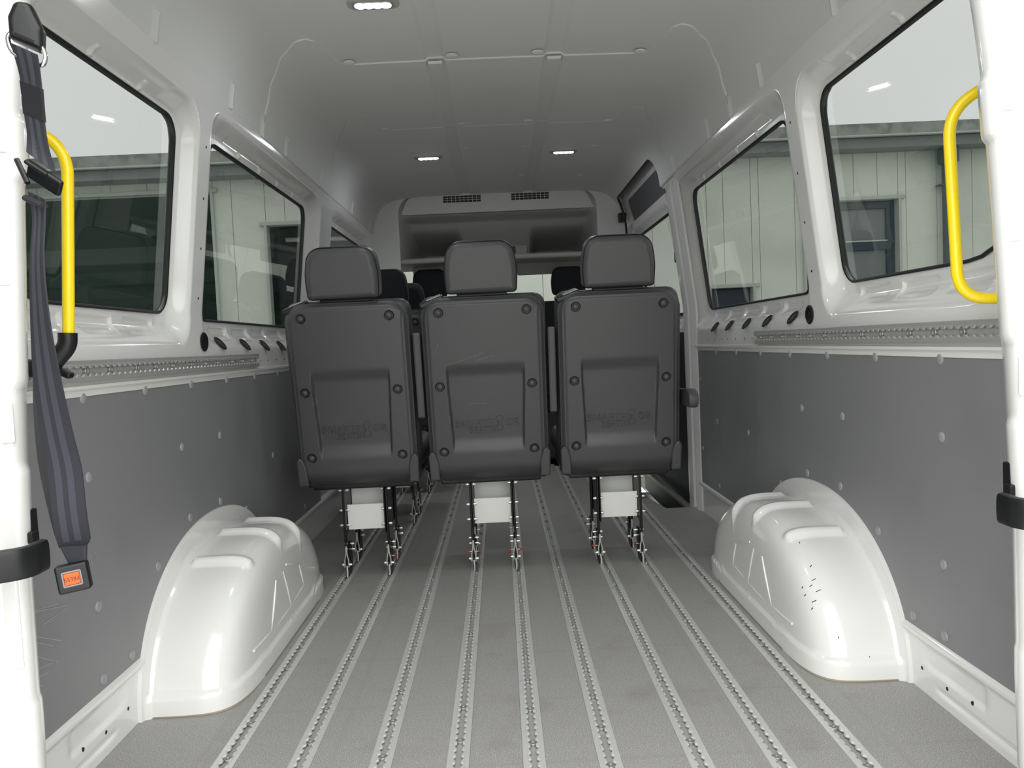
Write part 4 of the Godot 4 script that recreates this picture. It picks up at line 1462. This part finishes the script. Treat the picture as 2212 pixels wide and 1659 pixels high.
func make_front() -> void:
	var o := base("wall_front", "grey overhead locker panel with two air vents above the cab", "wall")
	o.set_meta("kind", "structure")
	# surround between headliner and opening
	var b := MB.new()
	b.grid(steps([-0.90, [-0.69, 0.03], [-0.57, 0.006], [0.57, 0.08], [0.69, 0.006], [0.90, 0.03]]), steps([0.9, [1.378, 0.1], [1.40, 0.01], [1.66, 0.02], [1.84, 0.006], [1.90, 0.02]]), func(x, y):
		return Vector3(x, y, -5.20 - 0.02 * smoothstep(0.0, 0.05, -sd_rect(Vector2(x, y), Vector2(-0.66, 1.32), Vector2(0.66, 1.815), [0.10, 0.10, 0.12, 0.12]))), func(x, y):
		return sd_rect(Vector2(x, y), Vector2(-0.645, 0.3), Vector2(0.645, 1.808), [0.08, 0.08, 0.12, 0.12]))
	put("surround", b, M.headliner, o)
	# vent panel
	b = MB.new()
	b.slab(rpoly([Vector2(-0.628, 1.683), Vector2(0.628, 1.683), Vector2(0.585, 1.785), Vector2(0.51, 1.810), Vector2(-0.51, 1.810), Vector2(-0.585, 1.785)], [0.004, 0.004, 0.06, 0.06, 0.06, 0.06], 5), Transform3D(Basis(), Vector3(0, 0, -5.235)), 0.03, 0.004, 2)
	put("vent_panel", b, M.headliner, o)
	for vx in [-0.228, 0.214]:
		b = MB.new()
		b.rbox(Vector3(vx, 1.772, -5.206), Vector3(0.244, 0.042, 0.004), 0.001, 1)
		var g := put("vent", b, M.black_rubber, o)
		b = MB.new()
		for k in 8: b.rbox(Vector3(vx - 0.122 + 0.244 * (k + 1) / 9.0, 1.772, -5.203), Vector3(0.0032, 0.042, 0.004), 0.0005)
		for k in 2: b.rbox(Vector3(vx, 1.772 - 0.021 + 0.014 * (k + 1), -5.203), Vector3(0.244, 0.0028, 0.004), 0.0005)
		put("grille", b, M.headliner, g)
	for x in [-0.43, -0.008, 0.414]:
		b = MB.new()
		b.lathe([Vector2(0.016, 0.0), Vector2(0.0155, 0.003), Vector2(0.012, 0.003), Vector2(0.0115, 0.0015), Vector2(0, 0.002)], Vector3(x, 1.777, -5.205), Vector3(0, 0, 1), 18)
		put("clip", b, M.headliner, o)
	# overhead shelf with two deep pockets
	b = MB.new()
	b.grid(steps([-0.645, [-0.56, 0.012], [-0.30, 0.03], [-0.20, 0.008], [0.16, 0.04], [0.26, 0.008], [0.56, 0.03], [0.645, 0.012]]), steps([1.375, [1.40, 0.004], [1.55, 0.015], [1.68, 0.012]]), func(x, y):
		var z := -5.225 - 0.10 * smoothstep(1.676, 1.64, y) - 0.16 * smoothstep(1.66, 1.42, y)
		var edge := smoothstep(0.645, 0.57, absf(x))
		z = lerpf(-5.225, z, edge)
		var pk := 0.0
		for p in [[-0.60, -0.245], [0.205, 0.60]]:
			pk = maxf(pk, smoothstep(p[0], p[0] + 0.05, x) * (1.0 - smoothstep(p[1] - 0.05, p[1], x)))
		z -= 0.34 * pk * smoothstep(1.60, 1.46, y) * smoothstep(1.392, 1.402, y)
		z = lerpf(-5.215, z, smoothstep(1.390, 1.404, y))
		return Vector3(x, y, z))
	put("shelf", b, M.front_trim, o)
	b = MB.new()
	b.rbox(Vector3(-0.02, 1.445, -5.46), Vector3(0.42, 0.085, 0.06), 0.008, 2)
	put("console", b, M.front_trim, o)
	b = MB.new()
	b.rbox(Vector3(0.085, 1.455, -5.428), Vector3(0.05, 0.05, 0.006), 0.003, 2)
	put("switch", b, M.black_plastic, o)
	b = MB.new()
	b.tube([Vector3(-0.66, 1.385, -5.22), Vector3(0.0, 1.388, -5.215), Vector3(0.66, 1.385, -5.22)], 0.018, 12)
	put("shelf_lip", b, M.front_trim, o)
	b = MB.new()
	b.box(Vector3(-0.80, 1.375, -5.22), Vector3(0.80, 1.395, -5.80))
	b.box(Vector3(-0.80, 1.82, -5.22), Vector3(0.80, 1.83, -5.62))
	b.box(Vector3(-0.80, 1.38, -5.80), Vector3(0.80, 1.85, -5.79))
	put("locker_floor", b, M.front_trim, o)
	# cab pillars
	for s in [-1.0, 1.0]:
		b = MB.new()
		b.tube([Vector3(s * 0.82, -0.05, -5.31), Vector3(s * 0.83, 0.9, -5.31), Vector3(s * 0.775, 1.34, -5.31), Vector3(s * 0.76, 1.62, -5.33)], 0.09, 16)
		put("cab_pillar", b, M.headliner, o)
	# cab body: floor, doors with glass, windscreen frame and bonnet
	for s in [-1.0, 1.0]:
		b = MB.new()
		b.grid(steps([-5.26, [-6.95, 0.06]]), steps([-0.25, [0.86, 0.2], [1.50, 0.04]]), func(z, y): return Vector3(s * (prof(y) + 0.06), y, z), func(z, y):
			return sd_rect(Vector2(z, y), Vector2(-6.45, 0.88), Vector2(-5.36, 1.42), [0.3, 0.05, 0.05, 0.35]))
		put("cab_door", b, M.front_trim, o)
		b = MB.new()
		b.grid([-5.34, -6.47], [0.86, 1.44], func(z, y): return Vector3(s * (prof(y) + 0.065), y, z))
		put("cab_door_pane", b, M.glass, o)
	b = MB.new()
	b.grid([-0.90, 0.90], [0.0, 1.0], func(x, t): return Vector3(x * lerpf(0.92, 1.0, t), lerpf(1.42, 0.72, t), lerpf(-5.78, -6.85, t)))
	put("windscreen", b, M.windscreen_glass, o)
	b = MB.new()
	b.rbox(Vector3(0, 0.45, -6.62), Vector3(1.80, 0.62, 0.55), 0.09, 4)
	put("dashboard", b, M.dash, o)
	b = MB.new()
	b.rbox(Vector3(0, 0.30, -7.05), Vector3(1.80, 0.85, 0.6), 0.15, 4)
	put("bonnet", b, M.body_white, o)

func make_cab_extras() -> void:
	for q in [[-0.36, "left sun visor folded up over the cab windscreen"], [0.36, "right sun visor folded up over the cab windscreen"]]:
		var o := base("sun_visor", q[1], "sun visor", "cab sun visors", Vector3(q[0], 1.335, -5.52))
		var b := MB.new()
		b.rbox(Vector3.ZERO, Vector3(0.48, 0.10, 0.022), 0.01, 3, Basis(Vector3(1, 0, 0), 0.6))
		put("flap", b, M.front_trim, o)
		b = MB.new()
		b.tube(bend([Vector3(-0.25 * signf(-q[0]), 0.02, 0.0), Vector3(0.24 * signf(-q[0]), 0.045, 0.0)], 0.01, 2), 0.006, 8)
		put("hinge_rod", b, M.front_trim, o)
	var m := base("interior_mirror", "rear view mirror on a pale stalk at the windscreen centre", "mirror", "", Vector3(0.115, 1.30, -5.60))
	var b2 := MB.new()
	b2.tube(bend([Vector3(0.0, 0.08, 0.05), Vector3(0.005, 0.03, 0.02), Vector3(-0.01, -0.02, 0.0)], 0.03, 5), 0.009, 8)
	put("stalk", b2, M.front_trim, m)

func make_door() -> void:
	var o := base("door_1", "white sliding side door with glazed window and grey upper panel, ahead of the right wall", "door")
	o.set_meta("kind", "structure")
	var w := {"a": Vector2(-5.03, 0.934), "b": Vector2(-4.06, 1.452), "r": [0.05, 0.05, 0.06, 0.06], "sa": Vector2(-5.10, 0.86), "sb": Vector2(-4.0, 1.50), "sr": [0.08, 0.08, 0.09, 0.09]}
	var b := MB.new()
	b.grid(steps([-3.80, [-4.0, 0.03], [-4.12, 0.01], [-5.0, 0.025], [-5.12, 0.012], [-5.28, 0.03]]), steps([-0.20, [0.84, 0.1], [0.96, 0.008], [1.40, 0.04], [1.54, 0.008]]), func(z, y):
		return Vector3(prof(y) + 0.022 + (win_off(z, y, w) * 0.6 if y > 0.85 else 0.0), y, z), func(z, y):
		return sd_rect(Vector2(z, y), w.a, w.b, w.r) + 0.004)
	put("door_skin", b, M.white_paint, o)
	var g := MB.new()
	g.grid(steps([-4.05, [-5.04, 0.06]]), steps([0.925, [1.46, 0.06]]), func(z, y): return Vector3(prof(y) + 0.054, y, z))
	put("pane", g, M.glass, o)
	var sl := MB.new()
	var outline := rpoly([Vector2(w.a.x, w.a.y), Vector2(w.b.x, w.a.y), Vector2(w.b.x, w.b.y), Vector2(w.a.x, w.b.y)], w.r, 6)
	var pts := []
	for i in outline.size() + 1:
		var p := outline[i % outline.size()]
		pts.append(Vector3(prof(p.y) + 0.050, p.y, p.x))
	sl.tube(pts, 0.009, 6, false)
	put("seal", sl, M.black_rubber, o)
	# lower lining
	b = MB.new()
	b.rbox(Vector3(0.899, 0.33, -4.56), Vector3(0.012, 1.02, 1.30), 0.005, 2)
	put("lower_lining", b, M.blue_lining, o)
	# upper panel following the roof
	b = MB.new()
	b.grid(steps([-3.95, [-5.2, 0.05]]), steps([1.49, [1.80, 0.02]]), func(z, y): return Vector3(0.868 - (y - 1.5) * 0.28, y, z))
	put("upper_frame", b, M.white_paint, o)
	b = MB.new()
	b.slab(rect(4.06, 0.0, 4.98, 0.155, 0.025, 4), Transform3D(Basis(Vector3(0, 0, -1), Vector3(-0.27, 0.963, 0), Vector3(-0.963, -0.27, 0)), Vector3(0.862, 1.53, 0)), 0.01, 0.003, 2)
	put("upper_panel", b, M.door_grey, o)
	# rubber round the opening in the headliner
	b = MB.new()
	var dc := rpoly([Vector2(DOORCUT[0].x, 0.95), Vector2(DOORCUT[0].x, DOORCUT[0].y), Vector2(DOORCUT[1].x, DOORCUT[0].y), Vector2(DOORCUT[1].x, 0.95)], [0.0, 0.06, 0.06, 0.0], 6)
	var path := []
	for i in dc.size():
		var p := dc[i]
		var h := head_at(p.y)
		path.append(Vector3(h[0].x + 0.006, h[0].y, p.x))
	if path[0].z > path[-1].z: path.reverse()
	path.insert(0, Vector3(0.87, 0.6, DOORCUT[0].x))
	b.tube(path, 0.007, 8)
	put("opening_seal", b, M.black_rubber, o)
	b = MB.new()
	b.rbox(Vector3(0.80, 1.60, -5.16), Vector3(0.05, 0.06, 0.05), 0.008, 2)
	put("roller_bracket", b, M.black_plastic, o)
	b = MB.new()
	b.rbox(Vector3(0.862, -0.02, -4.5), Vector3(0.03, 0.025, 1.45), 0.006, 2)
	put("threshold", b, M.alu_dull, o)

func make_door_pillar() -> void:
	var o := base("trim_3", "white pillar between the right wall and the sliding door", "pillar")
	o.set_meta("kind", "structure")
	var b := MB.new()
	# section: z along the wall, x offset inwards
	var sec := [[-3.652, -0.006], [-3.66, 0.002], [-3.70, 0.012], [-3.715, 0.014], [-3.72, 0.006], [-3.75, 0.006], [-3.756, 0.016], [-3.80, 0.020], [-3.84, 0.018], [-3.86, 0.0], [-3.87, -0.01], [-3.93, -0.012], [-3.945, -0.05]]
	b.grid(steps([-0.02, [0.75, 0.05], [1.56, 0.03]]), range(sec.size()), func(y, k):
		var z: float = sec[k][0]
		if k > 9: z += 0.10 * (1.0 - smoothstep(0.0, 0.55, y))
		return Vector3(prof(y) - sec[k][1] * smoothstep(1.57, 1.50, y), y, z))
	put("jamb", b, M.white_paint, o, Vector3.ZERO, 30)
	b = MB.new()
	b.rbox(Vector3(prof(1.2) + 0.002, 1.21, -3.90), Vector3(0.02, 0.06, 0.03), 0.008, 3)
	put("buffer", b, M.black_rubber, o)
	b = MB.new()
	b.lathe([Vector2(0.02, 0), Vector2(0.02, 0.004), Vector2(0.008, 0.006), Vector2(0, 0.002)], Vector3(0.893, 0.22, -3.85), Vector3(-1, 0, 0), 14)
	put("grommet", b, M.black_rubber, o)

func make_outside() -> void:
	var g := base("ground", "grey asphalt yard around the van", "ground")
	g.set_meta("kind", "structure")
	var b := MB.new()
	b.quad(Vector3(-60, YG, 60), Vector3(60, YG, 60), Vector3(60, YG, -60), Vector3(-60, YG, -60))
	put("yard", b, M.asphalt, g)
	var o := base("warehouse", "pale clad warehouse with a flat roof edge seen through the van windows", "building", "", Vector3(0, YG, -10.0))
	# openings in facade coordinates: x0, x1, height of the head above the van floor
	var heads := [[-16.0, -3.50, 2.86], [-2.86, -1.25, 2.42], [2.64, 3.20, 1.40], [3.85, 5.06, 2.42]]
	var edges := [-16.0]
	var x := -16.0
	var cuts := [-3.50, -3.27, -2.86, -2.62, -1.92, -1.25, -0.8, -0.35, 0.1, 0.55, 1.0, 1.45, 1.95, 2.39, 2.64, 2.85, 3.20, 3.30, 3.75, 3.85, 4.12, 4.50, 4.80, 5.06, 5.16, 5.55, 6.0, 6.45, 6.9, 7.35, 7.8, 8.25, 8.7, 9.15, 9.6, 10.5, 11.4, 12.3, 13.2, 14.1, 15.0, 16.0]
	while x < -3.9:
		x += 0.45
		edges.append(x)
	edges.append_array(cuts)
	for i in edges.size() - 1:
		var x0: float = edges[i]
		var x1: float = edges[i + 1]
		if x1 - x0 < 0.02: continue
		var foot := 0.0
		for h in heads:
			if (x0 + x1) * 0.5 > h[0] and (x0 + x1) * 0.5 < h[1]: foot = h[2] - YG
		b = MB.new()
		b.rbox(Vector3((x0 + x1) * 0.5, (foot + 3.78) * 0.5, -0.05), Vector3(x1 - x0 - 0.005, 3.78 - foot, 0.09), 0.003, 1)
		put("cladding_panel", b, M.cladding, o)
	b = MB.new()
	b.box(Vector3(-16, 0.0, -0.12), Vector3(-12.0, 3.78, -0.10))
	b.box(Vector3(-16, 2.86 - YG, -0.12), Vector3(16, 3.78, -0.10))
	b.box(Vector3(-3.50, 0, -0.12), Vector3(-2.86, 3.78, -0.10))
	b.box(Vector3(-1.25, 0, -0.12), Vector3(2.64, 3.78, -0.10))
	b.box(Vector3(3.2, 0, -0.12), Vector3(3.85, 3.78, -0.10))
	b.box(Vector3(5.06, 0, -0.12), Vector3(16, 3.78, -0.10))
	put("backing_wall", b, M.cladding, o)
	# roof edge, gutter and soffit
	b = MB.new()
	b.box(Vector3(-16, 3.84, 0.30), Vector3(16, 3.975, 0.36))
	put("roof_fascia", b, M.fascia, o)
	b = MB.new()
	b.rbox(Vector3(0, 3.83, 0.34), Vector3(32, 0.022, 0.06), 0.008, 1)
	put("drip_edge", b, M.gutter, o)
	b = MB.new()
	b.box(Vector3(-16, 3.70, -0.005), Vector3(16, 3.82, 0.28))
	put("gutter_box", b, M.soffit, o)
	b = MB.new()
	b.box(Vector3(-16, 3.90, 0.30), Vector3(16, 3.95, -14))
	b.box(Vector3(-16, 0, -14.0), Vector3(16, 3.9, -14.1))
	b.box(Vector3(-16, 0, 0.0), Vector3(-15.9, 3.9, -14.1))
	b.box(Vector3(15.9, 0, 0.0), Vector3(16, 3.9, -14.1))
	put("shed_shell", b, M.dark_inside, o)
	# downpipe with hopper and bracket
	b = MB.new()
	b.tube(bend([Vector3(5.62, 3.72, 0.18), Vector3(5.62, 3.52, 0.10), Vector3(5.62, 0.0, 0.10)], 0.08, 5), 0.055, 14)
	b.rbox(Vector3(5.62, 3.60, 0.14), Vector3(0.20, 0.20, 0.18), 0.03, 2)
	b.rbox(Vector3(5.62, 3.25, 0.08), Vector3(0.20, 0.02, 0.12), 0.005, 1)
	put("downpipe", b, M.downpipe, o)
	# door heads
	for h in heads:
		b = MB.new()
		b.rbox(Vector3((h[0] + h[1]) * 0.5, h[2] - YG + 0.02, 0.01), Vector3(h[1] - h[0] + 0.14, 0.045, 0.07), 0.006, 1)
		put("lintel", b, M.gutter, o)
		for e in [h[0], h[1]]:
			b = MB.new()
			b.rbox(Vector3(e, (h[2] - YG) * 0.5, -0.02), Vector3(0.035, h[2] - YG, 0.13), 0.004, 1)
			put("door_frame", b, M.gutter, o)
	# blue glazed door on the right
	b = MB.new()
	for q in [[3.87, 3.96, 0, 3.10], [4.94, 5.04, 0, 3.10], [3.96, 4.94, 2.50, 2.62], [3.96, 4.94, 3.02, 3.10], [3.96, 4.94, 1.1, 1.22]]:
		b.rbox(Vector3((q[0] + q[1]) * 0.5, (q[2] + q[3]) * 0.5, -0.10), Vector3(q[1] - q[0], q[3] - q[2], 0.06), 0.006, 1)
	var bd := put("blue_door", b, M.door_blue, o)
	b = MB.new()
	for q in [[1.22, 2.50], [2.62, 3.02], [0.0, 1.1]]:
		b.rbox(Vector3(4.45, (q[0] + q[1]) * 0.5, -0.12), Vector3(0.98, q[1] - q[0], 0.02), 0.004, 1)
	put("door_panel", b, M.door_panel, bd)
	b = MB.new()
	b.rbox(Vector3(4.45, 2.615, -0.062), Vector3(0.98, 0.018, 0.012), 0.003, 1)
	put("weather_bar", b, M.gutter, bd)
	# dark doors behind the other openings
	b = MB.new()
	b.box(Vector3(2.66, 0, -0.10), Vector3(3.18, 2.08, -0.12))
	put("dark_door", b, M.door_blue, o)
	b = MB.new()
	b.box(Vector3(-2.84, 0, -0.35), Vector3(-1.27, 3.12, -0.38))
	put("dark_door", b, M.dark_inside, o)
	b = MB.new()
	b.tube([Vector3(-2.7, 2.98, -0.30), Vector3(-1.6, 2.96, -0.30)], 0.03, 8)
	put("door_track", b, M.gutter, o)
	# steelwork inside the open bay
	b = MB.new()
	for z in [-3.0, -6.5, -10.0]:
		b.box(Vector3(-15.5, 3.1, z), Vector3(-3.6, 3.35, z - 0.15))
		for px in [-12.0, -8.6, -5.2]: b.box(Vector3(px, 0, z), Vector3(px + 0.18, 3.2, z - 0.18))
	put("steel_frame", b, M.shed_steel, o)

func _ready() -> void:
	# camera
	var cam := Camera3D.new()
	cam.name = "camera"
	cam.fov = rad_to_deg(2.0 * atan(829.5 / 1715.0))
	cam.near = 0.02
	cam.far = 200.0
	add_child(cam)
	cam.transform = Transform3D(Basis(Vector3(0.9988, -0.0453, 0.0157), Vector3(0.0460, 0.9977, -0.0498), Vector3(-0.0134, 0.0505, 0.9986)).orthonormalized(), Vector3(-0.028, 0.82, 0.0))
	# overcast sky, brighter overhead than at the horizon
	var env := Environment.new()
	env.background_mode = Environment.BG_SKY
	var sky := Sky.new()
	var sm := ProceduralSkyMaterial.new()
	sm.sky_top_color = Color(0.735, 0.735, 0.735)
	sm.sky_horizon_color = Color(0.685, 0.698, 0.688)
	sm.sky_curve = 0.6
	sm.ground_bottom_color = Color(0.5, 0.5, 0.5)
	sm.ground_horizon_color = Color(0.6, 0.6, 0.6)
	sm.sky_energy_multiplier = 1.5
	sm.ground_energy_multiplier = 0.6
	sky.sky_material = sm
	env.sky = sky
	env.tonemap_mode = Environment.TONE_MAPPER_LINEAR
	env.tonemap_exposure = 3.3
	env.sdfgi_enabled = true
	env.ssao_enabled = true
	env.ssil_enabled = true
	var we := WorldEnvironment.new()
	we.name = "environment"
	we.environment = env
	add_child(we)

	materials()
	head_setup()
	# shell of the van
	make_floor()
	make_side("wall_left", -1.0, -5.27, [WREAR, WMID, WFRONT], "white painted left side wall with three pressed window recesses")
	make_side("wall_right", 1.0, -3.70, [WREAR, WMID], "white painted right side wall with two pressed window recesses")
	make_window("window_1", -1.0, WREAR, "left rear side window with black seal, behind the hanging belt")
	make_window("window_2", -1.0, WMID, "left middle side window with black seal, beside the left seat")
	make_window("window_3", -1.0, WFRONT, "left front side window, mostly hidden behind the left headrest")
	make_window("window_4", 1.0, WREAR, "right rear side window with black seal, behind the yellow handle")
	make_window("window_5", 1.0, WMID, "right middle side window with black seal, above the row of grommets")
	make_ceiling()
	make_front()
	make_door()
	make_door_pillar()
	make_rear_pillar("trim_1", -1.0, "white left rear door pillar carrying the hanging belt")
	make_rear_pillar("trim_2", 1.0, "white right rear door pillar beside the exposed yellow handle")
	make_rear_door("door_2", -1.0, "left rear door swung open behind the doorway")
	make_rear_door("door_3", 1.0, "right rear door swung open behind the doorway")
	make_outside()
	# fittings
	make_lining(-1.0, "grey lining board with round rivets on the left wall, behind the belt")
	make_lining(1.0, "grey lining board with round rivets and scratches on the right wall")
	make_wall_rail(-1.0, "perforated aluminium track on the left wall above the lining board")
	make_wall_rail(1.0, "perforated aluminium track on the right wall above the lining board")
	make_rails()
	make_arch(-1.0, "glossy white wheel arch cover on the left side of the floor")
	make_arch(1.0, "glossy white wheel arch cover on the right side of the floor")
	seat_parts()
	make_seat(Vector3(-0.5415, 0, -2.87), "grey seat with back towards us, nearest row, beside the left wall", "up", [Vector2(1, 1)])
	make_seat(Vector3(-0.0805, 0, -2.87), "grey seat in the middle of the nearest row, between two upright armrests", "up", [Vector2(-1, -1), Vector2(-1, 1), Vector2(1, -1), Vector2(1, 1)])
	make_seat(Vector3(0.3815, 0, -2.87), "grey seat with back towards us, nearest row, beside the sliding door", "down", [Vector2(-1, -1), Vector2(1, -1)])
	make_seat(Vector3(-0.5415, 0, -3.70), "grey seat directly ahead of the nearest left seat, dark headrest showing", "none")
	make_seat(Vector3(-0.5415, 0, -4.50), "grey seat farthest ahead in the left column, only its headrest edge showing", "none")
	make_cab_seat(Vector3(-0.475, 0.02, -5.48), "black cab seat on the left, headrest seen against the windscreen")
	make_cab_seat(Vector3(0.455, 0.0, -5.48), "black cab seat on the right, rounded headrest between two grey headrests")
	make_cab_extras()
	make_lamp(Vector3(-0.342, 1.800, -2.305), "bright white ceiling light nearest the rear doorway")
	make_lamp(Vector3(-0.350, 1.799, -4.15), "small lit ceiling light at the front, left of the pair")
	make_lamp(Vector3(0.347, 1.799, -4.14), "small lit ceiling light at the front, right of the pair")
	make_handle(-1.0, "upright yellow grab handle with black lower sleeve behind the hanging belt")
	make_handle(1.0, "yellow grab handle bent at both ends beside the right rear window")
	make_check_strap(-1.0, "black curved door check strap on the left rear pillar under the belt")
	make_check_strap(1.0, "black curved door check strap on the right rear pillar")
	make_belt()
